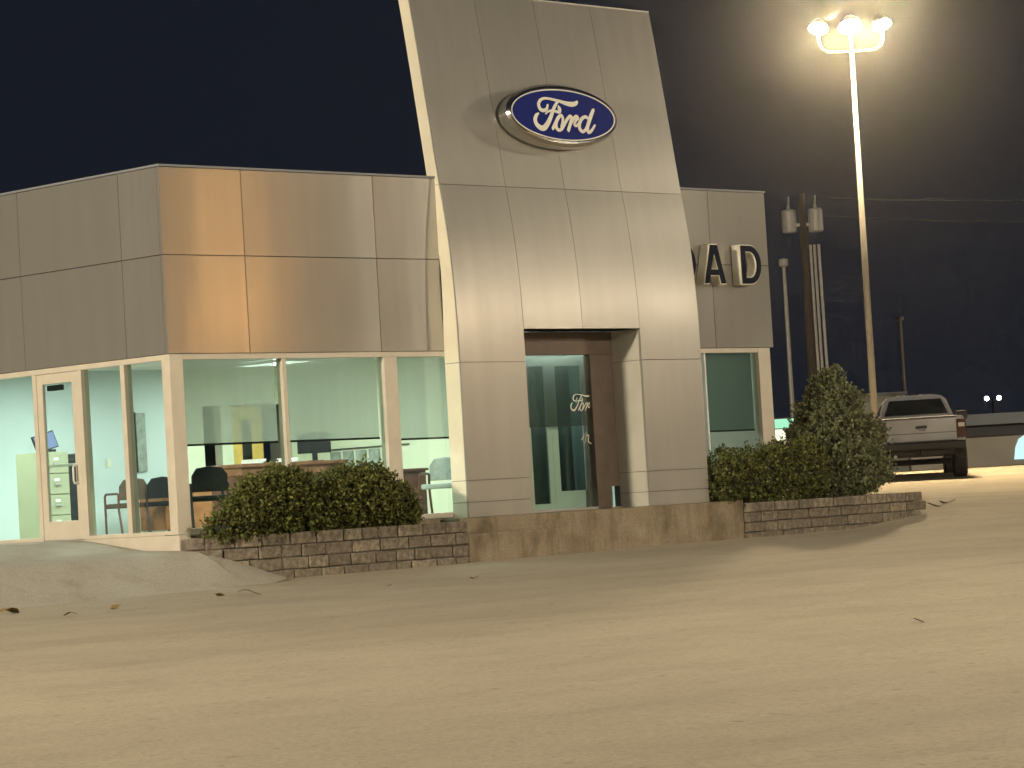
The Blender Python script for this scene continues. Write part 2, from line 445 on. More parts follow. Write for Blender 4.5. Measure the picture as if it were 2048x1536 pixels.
# head_soffit/ceiling, floor, shell walls
box('ceiling', 'ceiling_white', bld, .10, XE - .1, .12, 10.8, 2.76, 2.84)
box('head_soffit', 'gap_dark', bld, .062, XE - .062, .205, YE - .3, 2.845, 2.9)
box('floor_slab', 'floor_tile', bld, .02, XE - .03, .30, 10.8, -.10, 0.0)
box('wall_back', 'wall_white', bld, .1, 8.6, 10.8, 11.0, 0, 2.76)
box('wall_back', 'wall_cream', bld, 8.6, 9.35, 10.8, 11.0, 0, 2.76)
m = MB(); m.box(9.75, 10.0, 10.8, 11.0, 0, 2.76); m.box(11.35, XE - .1, 10.8, 11.0, 0, 2.76); m.box(9.35, 9.75, 10.8, 11.0, 2.12, 2.76); m.box(10.0, 11.35, 10.8, 11.0, 2.12, 2.76)
m.build('wall_back', 'wall_cream', bld)
box('wall_side', 'wall_cream', bld, XE - .22, XE - .06, 3.3, 10.8, 0, 2.76)
box('wall_side', 'frame_paint', bld, XE - .05, XE - .02, .3, YE, 0, FB)
# dark back rooms behind the openings
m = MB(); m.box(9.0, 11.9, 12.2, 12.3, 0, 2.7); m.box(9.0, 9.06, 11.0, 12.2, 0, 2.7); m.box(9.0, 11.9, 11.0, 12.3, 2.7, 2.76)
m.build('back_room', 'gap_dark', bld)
# added walls keeping showroom light out of the right window
m = MB(); m.box(9.3, 9.4, .62, 3.2, 0, 2.76); m.box(9.3, XE - .22, 3.2, 3.3, 0, 2.76)
m.build('blocking_partition', 'wall_white', bld)
# foundation
f = MB(); f.box(4.62, 10.55, -.36, .29, -1.0, -.02)
fo = f.build('foundation', 'foundation_concrete', bld, bevel=.012)
box('foundation_ledge', 'foundation_concrete', bld, 4.66, 6.50, -.47, -.362, -1.0, -.24, bevel=.015)
box('side_curb', 'frame_paint', bld, .012, .2, .0, YE, -.9, -.008)
box('front_curb', 'foundation_concrete', bld, .21, 4.615, .02, .30, -.9, -.008)
box('front_curb', 'foundation_concrete', bld, 10.56, XE, .02, .30, -.9, -.008)

# windows ---- front, left of portal
def window(x0, x1, z0, z1, y, shade=None, shade_bot=1.15, mat='window_glass', axis='x'):
    w = bpy.data.objects.new('window', None); C.objects.link(w); w.parent = bld
    def bx(n, mt, a0, a1, d0, d1, c0, c1, bev=0):
        if axis == 'x': return box(n, mt, w, a0, a1, d0, d1, c0, c1, bev)
        return box(n, mt, w, d0, d1, a0, a1, c0, c1, bev)
    bx('pane', mat, x0 + .002, x1 - .002, y, y + .006, z0 + .002, z1 - .002)
    if shade:
        bx('roller_shade', shade, x0 + .02, x1 - .02, y + .09, y + .092, shade_bot, z1 - .001)
        bx('shade_bar', 'gap_dark', x0 + .02, x1 - .02, y + .082, y + .10, shade_bot - .028, shade_bot - .001)
    return w
def frame(mat, *a): return box('window_frame', mat, bld, *a, bevel=.006)
FP = 'frame_paint'
# corner post
frame(FP, 0.012, .235, .012, .17, 0, 2.298)
frame(FP, .236, 4.88, .015, .14, 2.228, 2.298)
frame(FP, .236, 4.88, .015, .14, 0, .07)
frame(FP, 1.905, 1.975, .018, .14, .071, 2.227)
frame(FP, 3.72, 3.965, .012, .15, .071, 2.227)
window(.237, 1.904, .071, 2.227, .07, 'shade_screen', 1.15)
window(1.976, 3.719, .071, 2.227, .07, 'shade_screen', 1.15)
window(3.966, 5.3, .071, 2.227, .07, 'shade_screen', 1.12)
# right of portal
frame(FP, 9.6, 11.56, .015, .14, 2.228, 2.298)
frame(FP, 9.6, 11.56, .015, .14, 0, .07)
frame(FP, 11.561, 11.84, .012, .16, 0, 2.298)
frame('white_metal_frame', 10.30, 10.335, .02, .12, .071, 2.227)
window(10.336, 11.559, .071, 2.227, .07, 'shade_dense', 1.06)
# left face
frame(FP, .013, .14, .171, YE, 2.228, 2.298)
frame(FP, .013, .14, .171, 1.965, 0, .05)
frame(FP, .013, .14, 2.865, YE, 0, .05)
for a, b in ((.95, 1.04), (1.87, 1.965), (2.865, 2.95), (5.1, 5.2), (7.3, 7.4), (9.5, 9.6)):
    frame(FP, .014, .14, a, b, .051, 2.227)
for a, b in ((.171, .949), (1.041, 1.869), (2.951, 5.099), (5.201, 7.299), (7.401, 9.499)):
    window(a, b, .051, 2.227, .07, None, axis='y')
# side door
door = bpy.data.objects.new('side_door', None); box('door_threshold', 'galvanised', bld, .013, .17, 1.966, 2.864, -.0075, .011); C.objects.link(door); door.parent = bld
m = MB(); y0, y1 = 1.972, 2.858
m.box(.02, .07, y0, y0 + .12, .012, 2.222); m.box(.02, .07, y1 - .12, y1, .012, 2.222)
m.box(.021, .069, y0 + .12, y1 - .12, .012, .26); m.box(.021, .069, y0 + .12, y1 - .12, 2.09, 2.222)
m.build('door_frame', FP, door, bevel=.005)
box('pane', 'window_glass', door, .04, .046, y0 + .121, y1 - .121, .261, 2.089)
MB().tube([(.10, y0 + .06, 1.0), (.10, y1 - .06, 1.0)], .018).build('push_bar', 'white_metal_frame', door)
MB().tube([(.018, y0 + .07, .98), (-.05, y0 + .07, .98), (-.06, y0 + .07, .95), (-.06, y0 + .07, .78), (-.05, y0 + .07, .75), (.018, y0 + .07, .75)], .014).build('handle', 'white_metal_frame', door)
box('door_closer', 'black_plastic', door, .08, .16, y1 - .42, y1 - .14, 2.0, 2.075, bevel=.01)

# entrance portal ----------------------------------------------------------
PROF = [(-.02, -.30), (.49, -.302), (1.2, -.305), (2.12, -.306), (2.58, -.303), (2.9, -.295), (3.2, -.28), (3.5, -.258), (3.8, -.23), (4.1, -.192), (4.4, -.145), (4.61, -.108), (5.0, -.052), (5.5, .02), (6.0, .095), (6.5, .17), (7.0, .25), (7.42, .32)]
def py(z):
    P = PROF
    if z <= P[0][0]: return P[0][1]
    if z >= P[-1][0]: return P[-1][1]
    for i in range(len(P) - 1):
        if z <= P[i + 1][0]: break
    def sl_(k):
        a, b = P[max(k - 1, 0)], P[min(k + 1, len(P) - 1)]; return (b[1] - a[1]) / (b[0] - a[0])
    h = P[i + 1][0] - P[i][0]; t = (z - P[i][0]) / h; t2, t3 = t * t, t * t * t
    return (2 * t3 - 3 * t2 + 1) * P[i][1] + (t3 - 2 * t2 + t) * h * sl_(i) + (3 * t2 - 2 * t3) * P[i + 1][1] + (t3 - t2) * h * sl_(i + 1)
portal = bpy.data.objects.new('entrance_portal', None); C.objects.link(portal); portal.parent = bld
PX0, PX1, OX0, OX1, OZ = 4.86, 9.86, 6.14, 8.55, 2.58
def zlist(z0, z1):
    n = max(1, int((z1 - z0) / .07)); return [z0 + (z1 - z0) * i / n for i in range(n + 1)]
def face_panel(x0, x1, z0, z1, off0=0.0, off1=.03, name='panel', mat='champagne_metal', bev=.005):
    zs = zlist(z0, z1); m = MB(); vs = []; fs = []
    for z in zs:
        y = py(z); vs += [(x0, y + off0, z), (x1, y + off0, z), (x1, y + off1, z), (x0, y + off1, z)]
    for i in range(len(zs) - 1):
        for k in range(4): fs.append((i * 4 + k, i * 4 + (k + 1) % 4, i * 4 + 4 + (k + 1) % 4, i * 4 + 4 + k))
    fs += [(3, 2, 1, 0), tuple(len(zs) * 4 - 4 + k for k in range(4))]
    m.add(vs, fs); o = m.build(name, mat, portal)
    bm = bmesh.new(); bm.from_mesh(o.data)
    for f_ in bm.faces: f_.smooth = True
    for e_ in bm.edges: e_.smooth = e_.calc_face_angle(0) < .5
    bm.to_mesh(o.data); bm.free()
    return o
def smooth_front(o):
    # smooth shading across the curved front only
    for p_ in o.data.polygons: p_.use_smooth = abs(p_.normal.y) > .8
G2 = .0035
rows = [(-.02, .19), (.19, .49), (.49, 2.12), (2.12, 4.61), (4.61, 7.42)]
cols = [(PX0, OX0), (OX0, 7.345), (7.345, OX1), (OX1, PX1)]
for ri, (z0, z1) in enumerate(rows):
    for ci, (x0, x1) in enumerate(cols):
        za = z0
        if ci in (1, 2):
            if z1 < OZ: continue
            za = max(z0, OZ)
        face_panel(x0 + (G2 if ci else 0), x1 - (G2 if ci < 3 else 0), za + G2, z1 - (G2 if ri < 4 else 0))
# core (dark joints) and side skins
def thick(z): return interp(z, [(2.4, .30), (3.4, .235), (7.5, .215)])
def slab(name, mat, x0, x1, z0, z1, o0, tk):
    zs = zlist(z0, z1); vs = []; fs = []
    for z in zs:
        y = py(z); t = tk(z); vs += [(x0, y + o0, z), (x1, y + o0, z), (x1, y + t, z), (x0, y + t, z)]
    for i in range(len(zs) - 1):
        for k in range(4): fs.append((i * 4 + k, i * 4 + (k + 1) % 4, i * 4 + 4 + (k + 1) % 4, i * 4 + 4 + k))
    fs += [(3, 2, 1, 0), tuple(len(zs) * 4 - 4 + k for k in range(4))]
    return MB().add(vs, fs).build(name, mat, portal)
slab('portal_core', 'joint_grey', PX0 + .03, OX0 - .03, -.02, 7.40, .031, lambda z: thick(z) - .004)
slab('portal_core', 'joint_grey', OX1 + .03, PX1 - .03, -.02, 7.40, .031, lambda z: thick(z) - .004)
slab('portal_core', 'joint_grey', OX0 - .029, OX1 + .029, OZ + .02, 7.40, .031, lambda z: thick(z) - .004)
slab('back_skin', 'champagne_metal', PX0 + .031, PX1 - .031, 4.75, 7.41, .22, lambda z: thick(z) + .02)
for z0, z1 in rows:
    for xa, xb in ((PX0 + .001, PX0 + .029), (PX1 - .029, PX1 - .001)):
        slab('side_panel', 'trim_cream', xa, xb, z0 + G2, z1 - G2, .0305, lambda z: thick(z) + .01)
slab('top_cap', 'champagne_metal', PX0, PX1, 7.4202, 7.44, .0, lambda z: thick(z) + .02)
# reveals of the opening
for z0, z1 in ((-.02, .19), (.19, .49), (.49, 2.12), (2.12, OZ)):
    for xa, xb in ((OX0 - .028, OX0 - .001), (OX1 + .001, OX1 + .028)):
        o = MB().box(xa, xb, -.27, .279, z0 + G2, z1 - G2).build('reveal_panel', 'reveal_lit', portal)
for xa, xb in ((OX0 - .2, OX0 - .029), (OX1 + .029, OX1 + .2)): box('reveal_backing', 'joint_grey', portal, xa, xb, 0.0, .42, -.015, OZ)
box('soffit_panel', 'champagne_metal', portal, OX0, OX1, -.268, .279, OZ + .001, OZ + .02)
# recessed entrance storefront
ent = bpy.data.objects.new('entrance_doors', None); C.objects.link(ent); ent.parent = bld
BZ = 'bronze_frame'
box('header', BZ, ent, OX0, OX1, .28, .40, 2.245, OZ - .001, bevel=.006)
box('jamb_post', BZ, ent, 8.06, 8.36, .27, .42, -.015, 2.244, bevel=.008)
box('jamb_post', BZ, ent, OX0, OX0 + .09, .28, .40, -.015, 2.244, bevel=.006)
box('threshold', 'galvanised', ent, OX0 + .1, 8.05, .26, .42, -.018, .02, bevel=.004)
box('pane', 'window_glass', ent, OX0 + .092, 8.058, .33, .337, .021, 2.243)
box('pane', 'window_glass', ent, 8.362, OX1 - .002, .33, .337, .021, .30)
box('side_infill', BZ, ent, 8.362, OX1 + .028, .281, .36, .302, 2.243)
# inner doors with white frames
m = MB(); Y0, Y1 = .52, .57
for a, b in ((6.9, 7.0), (7.33, 7.43), (7.434, 7.56), (8.10, 8.22)): m.box(a, b, Y0, Y1, .02, 2.24)
m.box(7.0, 7.33, Y0, Y1, .02, .10); m.box(7.56, 8.10, Y0, Y1, .02, .27); m.box(7.0, 7.33, Y0, Y1, 2.1, 2.24); m.box(7.56, 8.10, Y0, Y1, 2.1, 2.24)
m.build('inner_door_frame', 'white_metal_frame', ent)
box('inner_pane', 'dark_glass', ent, 7.001, 7.329, .54, .55, .101, 2.099)
box('inner_pane', 'dark_glass', ent, 7.561, 8.099, .54, .55, .271, 2.099)
box('roller_shade', 'shade_entry', ent, 6.3, 8.05, .40, .402, 1.21, 2.24)
box('vestibule_screen', 'vestibule_grey', ent, 6.2, 8.5, 1.15, 1.2, 0, 2.7)  # added wall hides the bright showroom behind the entrance glass
m = MB(); m.box(6.14, 6.2, .44, 1.2, 0, 2.7); m.box(8.5, 8.56, .44, 1.2, 0, 2.7); m.build('vestibule_screen', 'wall_white', ent)

# ------------------------------------------------------------------ script lettering
STK = {'Ftop': [(-0.413, 0.076, 0.014), (-0.449, 0.016, 0.02), (-0.517, -0.012, 0.023), (-0.582, 0.009, 0.025), (-0.599, 0.076, 0.023), (-0.552, 0.137, 0.02), (-0.473, 0.169, 0.017), (-0.379, 0.172, 0.015), (-0.261, 0.158, 0.017), (-0.156, 0.144, 0.019), (-0.04, 0.12, 0.026), (0.08, 0.109, 0.032), (0.169, 0.124, 0.028), (0.209, 0.15, 0.02)],
 'Fstem': [(-0.172, 0.152, 0.012), (-0.263, 0.071, 0.022), (-0.333, -0.02, 0.024), (-0.392, -0.105, 0.028), (-0.47, -0.196, 0.032), (-0.559, -0.269, 0.036), (-0.638, -0.274, 0.034), (-0.707, -0.224, 0.03), (-0.721, -0.156, 0.028), (-0.685, -0.093, 0.023), (-0.637, -0.063, 0.013)],
 'bar': [(-0.49, -0.062, 0.009), (-0.423, -0.021, 0.014), (-0.329, -0.004, 0.015), (-0.253, -0.017, 0.017), (-0.196, -0.019, 0.023), (-0.183, 0.027, 0.028), (-0.196, 0.066, 0.013)],
 'o': [(-0.393, -0.279, 0.019), (-0.312, -0.188, 0.024), (-0.238, -0.106, 0.024), (-0.175, -0.068, 0.02), (-0.146, -0.102, 0.02), (-0.160, -0.164, 0.019), (-0.205, -0.255, 0.02)],
 'o2': [(-0.29, -0.174, 0.02), (-0.315, -0.241, 0.023), (-0.281, -0.289, 0.022), (-0.218, -0.281, 0.02), (-0.14, -0.206, 0.021), (-0.06, -0.124, 0.021), (0.014, -0.068, 0.02)],
 'r': [(0.014, -0.068, 0.017), (0.045, -0.093, 0.02), (0.001, -0.174, 0.023), (-0.075, -0.291, 0.022)],
 'r2': [(-0.005, -0.2, 0.014), (0.069, -0.118, 0.017), (0.135, -0.071, 0.023), (0.167, -0.094, 0.022), (0.121, -0.133, 0.017), (0.077, -0.187, 0.017), (0.108, -0.212, 0.017), (0.187, -0.165, 0.016)],
 'd': [(0.378, -0.086, 0.018), (0.333, -0.066, 0.021), (0.251, -0.1, 0.023), (0.187, -0.174, 0.023), (0.174, -0.244, 0.023), (0.218, -0.293, 0.021), (0.286, -0.266, 0.019), (0.352, -0.192, 0.017)],
 'd2': [(0.526, 0.045, 0.021), (0.455, -0.047, 0.026), (0.38, -0.156, 0.026), (0.334, -0.246, 0.024), (0.352, -0.299, 0.022), (0.422, -0.264, 0.018), (0.505, -0.185, 0.013)]}
def catmull(pts, n=7):
    P = [pts[0]] + list(pts) + [pts[-1]]; out = []
    for i in range(1, len(P) - 2):
        p0, p1, p2, p3 = P[i - 1:i + 3]
        for k in range(n):
            t = k / n
            out.append(tuple(.5 * (2 * b + (c - a) * t + (2 * a - 5 * b + 4 * c - d) * t * t + (3 * b - a - 3 * c + d) * t ** 3) for a, b, c, d in zip(p0, p1, p2, p3)))
    out.append(tuple(pts[-1])); return out
def stroke(m, pts, fn, z0, z1, wmul=1.0):
    """a flat raised brush stroke; fn maps (x, y, height) to 3D"""
    P = catmull(pts); vs = []; fs = []; n = len(P)
    for i, (x, y, w) in enumerate(P):
        a = P[max(i - 1, 0)]; b = P[min(i + 1, n - 1)]
        tx, ty = b[0] - a[0], b[1] - a[1]; l = math.hypot(tx, ty) or 1; nx, ny = -ty / l, tx / l; w *= wmul
        for h in (z0, z1): vs += [fn(x + nx * w, y + ny * w, h), fn(x - nx * w, y - ny * w, h)]
    for i in range(n - 1):
        o = i * 4; q = o + 4
        fs += [(o + 2, o + 3, q + 3, q + 2), (o, o + 2, q + 2, q), (o + 3, o + 1, q + 1, q + 3)]
    fs += [(0, 1, 3, 2), (n * 4 - 4, n * 4 - 2, n * 4 - 1, n * 4 - 3)]
    m.add(vs, fs)
    for (x, y, w) in (P[0], P[-1]):       # round ends
        w *= wmul; k = 10; c = [fn(x + w * math.cos(6.2832 * j / k), y + w * math.sin(6.2832 * j / k), z1 - .0004) for j in range(k)]
        m.add(c, [tuple(range(k))])
LEAN = R(8.3)
sc_c = Vector((7.293, .035 - .06 * math.sin(LEAN) , 5.69 - .06 * math.cos(LEAN)))
nrm = Vector((0, -math.cos(LEAN), math.sin(LEAN))); upv = Vector((0, math.sin(LEAN), math.cos(LEAN)))
sign = thing('oval_sign', 'blue oval Ford sign with white script and chrome rim high on the portal', 'sign', sc_c)
def sl(x, y, h): return Vector((x, 0, 0)) + upv * y + nrm * h
def ellipse_lathe(prof, n=96):
    m = MB(); vs = []; fs = []
    for a, b, h in prof:
        vs += [sl(a * math.cos(6.28319 * k / n), b * math.sin(6.28319 * k / n), h) for k in range(n)]
    for i in range(len(prof) - 1):
        for k in range(n):
            k2 = (k + 1) % n; fs.append((i * n + k, i * n + k2, (i + 1) * n + k2, (i + 1) * n + k))
    fs.append(tuple((len(prof) - 1) * n + k for k in range(n)))
    return m.add(vs, fs)
ellipse_lathe([(1.10, .45, .012), (1.115, .46, .06), (1.115, .462, .14), (1.135, .468, .16), (1.135, .468, .215), (1.11, .43, .262), (1.085, .395, .27), (1.082, .393, .255)]).build('rim', 'chrome', sign, smooth=False)
o_ = ellipse_lathe([(1.08, .39, .256), (1.078, .388, .258)]); o_.build('blue_face', 'sign_blue', sign)
m = MB(); n = 96; vs = []; fs = []
for k in range(n):
    c, s_ = math.cos(6.28319 * k / n), math.sin(6.28319 * k / n)
    vs += [sl(1.072 * c, .382 * s_, .258), sl(1.072 * c, .382 * s_, .263), sl(1.052 * c, .365 * s_, .263), sl(1.052 * c, .365 * s_, .258)]
for k in range(n):
    for j in range(3): fs.append((k * 4 + j, k * 4 + j + 1, ((k + 1) % n) * 4 + j + 1, ((k + 1) % n) * 4 + j))
m.add(vs, fs).build('border_line', 'sign_white', sign)
m = MB()
for i, (k_, pts) in enumerate(STK.items()):
    stroke(m, [(x + .107, y + .06, w) for x, y, w in pts], sl, .258, .266 + i * .0006, 1.12)
m.build('script_lettering', 'sign_white', sign)

# etched script on the entrance glass
gs = thing('glass_decal', 'white Ford script on the entrance glass beside the bronze post', 'decal', (7.93, .326, 1.56))
m = MB()
for i, (k_, pts) in enumerate(STK.items()):
    stroke(m, [(x * .46 + .06, y * .52 + .02, w * .46) for x, y, w in pts if True], lambda x, y, h: Vector((x, -h, y)), .0005, .0015 + i * .0003, .75)
m.build('script', 'sign_white', gs)
gs2 = thing('glass_mark', 'small white handwritten mark low on the entrance glass', 'decal', (8.0, .326, 1.0))
m = MB(); stroke(m, [(-.10, -.05, .006), (-.05, .05, .008), (0, .06, .008), (-.02, -.02, .008), (.04, -.06, .006)], lambda x, y, h: Vector((x, -h, y)), .0005, .0015); stroke(m, [(-.16, .0, .005), (-.10, .06, .007), (-.04, .10, .005)], lambda x, y, h: Vector((x, -h, y)), .0005, .0012)
m.build('mark', 'sign_white', gs2)

# ------------------------------------------------------------------ channel letters
def letter_polys(ch):
    if ch == 'A': return [[(0, 0), (.175, .61), (.345, .61), (.52, 0), (.385, 0), (.352, .125), (.163, .125), (.13, 0)], [(.195, .235), (.325, .235), (.26, .44)]]
    def arc(cx, cy_, rx, ry, a0, a1, n=14): return [(cx + rx * math.cos(R(a0 + (a1 - a0) * i / n)), cy_ + ry * math.sin(R(a0 + (a1 - a0) * i / n))) for i in range(n + 1)]
    if ch == 'D': return [[(0, 0), (.22, 0)] + arc(.22, .305, .265, .305, -90, 90)[1:] + [(0, .61)], [(.125, .115), (.21, .115)] + arc(.21, .305, .15, .19, -90, 90)[1:] + [(.125, .495)]]
    if ch == 'O': return [arc(.28, .305, .28, .32, 0, 350, 28), arc(.28, .305, .155, .195, 0, 350, 28)]
def curve_mesh(polys, depth, off=0.0):
    cd = bpy.data.curves.new('c', 'CURVE'); cd.dimensions = '2D'; cd.fill_mode = 'BOTH'; cd.extrude = depth / 2; cd.offset = off
    for pl in polys:
        s = cd.splines.new('POLY'); s.points.add(len(pl) - 1); s.use_cyclic_u = True
        for p_, (x, y) in zip(s.points, pl): p_.co = (x, y, 0, 1)
    ob = bpy.data.objects.new('c', cd); C.objects.link(ob)
    dg = bpy.context.evaluated_depsgraph_get(); me = bpy.data.meshes.new_from_object(ob.evaluated_get(dg))
    bpy.data.objects.remove(ob); bpy.data.curves.remove(cd)
    return me
lets = thing('letter_sign', 'raised navy channel letters OAD with pale returns on the right fascia', 'sign', (0, 0, 3.255))
for ch, x in (('O', 9.45), ('A', 10.165), ('D', 11.035)):
    P = letter_polys(ch)
    me = curve_mesh(P, .17); me.materials.append(MATS['letter_return'])
    o = link('letter', me, lets); o.rotation_euler = (R(90), 0, 0); o.location = (x, -.105, 0)
    me = curve_mesh(P, .012, -.012); me.materials.append(MATS['letter_navy'])
    fo_ = link('letter_face', me, o); fo_.location = (0, 0, .09)

# ------------------------------------------------------------------ planters with stone courses
def make_planter(name, label, path, ztop, zbot, seed, cat='planter'):
    rng = random.Random(seed)
    t = thing(name, label, cat, (path[0][0], path[0][1], 0))
    ox, oy = path[0]
    seg = [math.hypot(b[0] - a[0], b[1] - a[1]) for a, b in zip(path, path[1:])]; L = sum(seg)
    def at(s):
        for (a, b), l in zip(zip(path, path[1:]), seg):
            if s <= l or (a, b) == (path[-2], path[-1]):
                k = s / l; return a[0] + (b[0] - a[0]) * k, a[1] + (b[1] - a[1]) * k, math.atan2(b[1] - a[1], b[0] - a[0])
            s -= l
    nc = 4; ch = (ztop - zbot) / nc
    core = MB(); pts = [at(L * i / 40) for i in range(41)]
    vs = []; fs = []
    for x, y, a in pts:
        nx, ny = math.sin(a), -math.cos(a)
        for d, z in ((-.03, zbot), (-.03, ztop - .03), (-.16, ztop - .03), (-.16, zbot)): vs.append((x + nx * d - ox, y + ny * d - oy, z))
    for i in range(40):
        for k in range(4): fs.append((i * 4 + k, i * 4 + (k + 1) % 4, i * 4 + 4 + (k + 1) % 4, i * 4 + 4 + k))
    core.add(vs, fs).build('mortar_core', 'joint_grey', t)
    for c in range(nc):
        s = -rng.random() * .25 if c % 2 else 0
        while s < L - .02:
            w = rng.uniform(.28, .52); s0 = max(0, s); s1 = min(L, s + w); s += w
            if s1 - s0 < .06: continue
            x, y, a = at((s0 + s1) / 2); hw = (s1 - s0) / 2 - .006
            pr = rng.uniform(-.012, .014); z0 = zbot + c * ch + .005; z1 = zbot + (c + 1) * ch - .005
            if c == nc - 1: pr += .012
            b = MB().box(-hw, hw, -.004 - pr, .15, z0, z1)
            me = b.mesh('stone', 'planter_stone')
            bm = bmesh.new(); bm.from_mesh(me); bmesh.ops.bevel(bm, geom=list(bm.edges), offset=.012, segments=1, affect='EDGES')
            for v in bm.verts:
                v.co += Vector((rng.uniform(-.004, .004), rng.uniform(-.006, .006), rng.uniform(-.003, .003)))
            bm.to_mesh(me); bm.free()
            o = link('stone', me, t); o.location = (x - ox, y - oy, 0); o.rotation_euler = (0, 0, a)
    return t
pL = make_planter('stone_planter', 'low stone planter wall in front of the left showroom windows', [(.03, -.06), (.25, -.24), (.55, -.38), (1.0, -.47), (1.6, -.505), (4.62, -.51)], -.055, -.70, 3)
pR = make_planter('stone_planter', 'low stone planter wall at the right corner with the conical bush', [(10.56, -.45), (14.70, -.45), (14.76, -.36), (14.76, 2.2)], -.062, -.66, 5)
s1 = MB(); s1.add([(.1, -.02, -.09), (.6, -.30, -.09), (1.2, -.40, -.09), (4.6, -.40, -.09), (4.6, .02, -.09), (.2, .02, -.09)], [(0, 1, 2, 3, 4, 5)])
so = s1.build('planter_soil', 'soil'); tag(so, kind='structure')
s1 = MB(); s1.add([(10.57, -.34, -.1), (13.5, -.34, -.1), (14.6, -.34, -.1), (14.62, .4, -.1), (14.62, 2.2, -.1), (11.95, 2.2, -.1), (11.95, .0, -.1), (10.57, .0, -.1)], [tuple(range(8))])
so = s1.build('planter_soil', 'soil'); tag(so, kind='structure')

# ------------------------------------------------------------------ shrubs
def leaf_cloud(blobs, n, size, rng, shell=.55, up=.0):
    """tufts of small leaf faces spread through the outer volume of several blobs"""
    m = MB(); tot = sum(b[3] * b[4] * b[5] for b in blobs)
    for cx, cy_, cz, rx, ry, rz in blobs:
        k = int(n * rx * ry * rz / tot / 9) + 1
        for _ in range(k):
            d = Vector((rng.gauss(0, 1), rng.gauss(0, 1), rng.gauss(0, 1))).normalized()
            rr = (shell + (1 - shell) * rng.random() ** .6) * rng.choice((rng.uniform(.88, 1.06), rng.uniform(.95, 1.2)))
            c = Vector((cx + d.x * rx * rr, cy_ + d.y * ry * rr, cz + d.z * rz * rr))
            ax = (d + Vector((0, 0, .5 + up)) + Vector((rng.uniform(-.5, .5), rng.uniform(-.5, .5), rng.uniform(-.3, .3)))).normalized()
            for j in range(9):
                s = size * rng.uniform(.6, 1.25)
                p0 = c + ax * rng.uniform(-.01, .075) + Vector((rng.uniform(-.03, .03), rng.uniform(-.03, .03), rng.uniform(-.02, .02)))
                t = (ax * .6 + Vector((rng.gauss(0, .6), rng.gauss(0, .6), rng.gauss(0, .6)))).normalized()
                w = t.orthogonal().normalized() * s * .38; w = Matrix.Rotation(rng.random() * 6.28, 3, t) @ w
                m.add([p0, p0 + t * s * .55 + w, p0 + t * s, p0 + t * s * .55 - w], [(0, 1, 2, 3)])
    return m
def leaf_obj(m, mat, parent):
    me = bpy.data.meshes.new('foliage'); me.from_pydata(m.v, [], m.f); me.update(); me.materials.append(MATS[mat])
    return link('foliage', me, parent)
def shrub(name, label, loc, blobs, n, size, mat, seed, cat='shrub', h=.5, up=0., group=None):
    rng = random.Random(seed); t = thing(name, label, cat, loc, 0, group)
    leaf_obj(leaf_cloud(blobs, n, size, rng, up=up), mat, t)
    m = MB()
    for b in blobs[:5]:
        m.tube([(b[0] * .2, b[1] * .2, 0), (b[0] * .6, b[1] * .6, b[2] * .6), (b[0], b[1], b[2])], [.03, .022, .012], 6)
    m.build('stem', 'bark', t)
    # dark inner twigs fill
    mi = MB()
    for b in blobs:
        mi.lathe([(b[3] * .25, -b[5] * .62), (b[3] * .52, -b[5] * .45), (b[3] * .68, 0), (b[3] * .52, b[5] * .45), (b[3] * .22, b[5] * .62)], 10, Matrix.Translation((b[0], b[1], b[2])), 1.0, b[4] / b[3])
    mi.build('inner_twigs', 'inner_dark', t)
    return t
shrub('evergreen_shrub', 'rounded green shrub nearer the building corner in the left planter', (1.42, -.30, -.09),
      [(-.15, -.02, .40, .52, .30, .42), (.25, 0, .42, .45, .30, .40), (-.62, -.04, .24, .42, .26, .27), (.05, 0, .60, .36, .26, .26), (-.92, -.02, .14, .26, .2, .17), (-.38, 0, .42, .32, .26, .30), (.52, -.03, .22, .28, .26, .24)], 26000, .046, 'leaf_shrub', 11)
shrub('evergreen_shrub', 'rounded green shrub nearer the portal with upright sprigs in the left planter', (2.85, -.30, -.09),
      [(-.25, 0, .42, .50, .30, .40), (.2, -.02, .44, .48, .30, .38), (.62, 0, .30, .34, .28, .30), (-.62, 0, .34, .36, .28, .34), (0, 0, .58, .40, .25, .24), (-.38, .02, .72, .07, .07, .12), (-.12, .0, .76, .07, .07, .11), (.12, .0, .80, .075, .07, .11), (.38, .0, .66, .08, .07, .11), (-.6, 0, .60, .08, .07, .1), (.70, 0, .16, .28, .24, .18)], 26000, .046, 'leaf_shrub', 12)
shrub('low_hedge', 'low clipped green hedge right of the portal below the corner window', (11.1, -.18, -.1),
      [(-.75, 0, .42, .38, .26, .44), (-.3, 0, .42, .38, .26, .42), (.15, -.02, .44, .38, .26, .44), (.55, 0, .46, .36, .26, .46), (.95, 0, .44, .36, .26, .46), (1.3, .05, .5, .36, .26, .5), (-1.0, 0, .3, .25, .24, .34)], 22000, .045, 'leaf_shrub', 13, cat='hedge')
def cone_blobs():
    B = []
    rng = random.Random(5)
    for i in range(11):
        z = .18 + i * .165; k = interp(z, [(0, .92), (.45, 1.17), (.9, 1.08), (1.3, .82), (1.6, .60), (1.8, .34), (2.0, .16)])
        for j in range(3):
            a = rng.random() * 6.28; B.append((math.cos(a) * k * .34, math.sin(a) * k * .16, z + rng.uniform(-.05, .05), k * .68, k * .42, .24))
    B += [(-.36, .05, 1.62, .13, .12, .25), (-.38, .05, 1.80, .07, .07, .16), (.10, 0, 1.70, .13, .12, .22), (-.05, 0, 1.62, .2, .16, .2)]
    return B
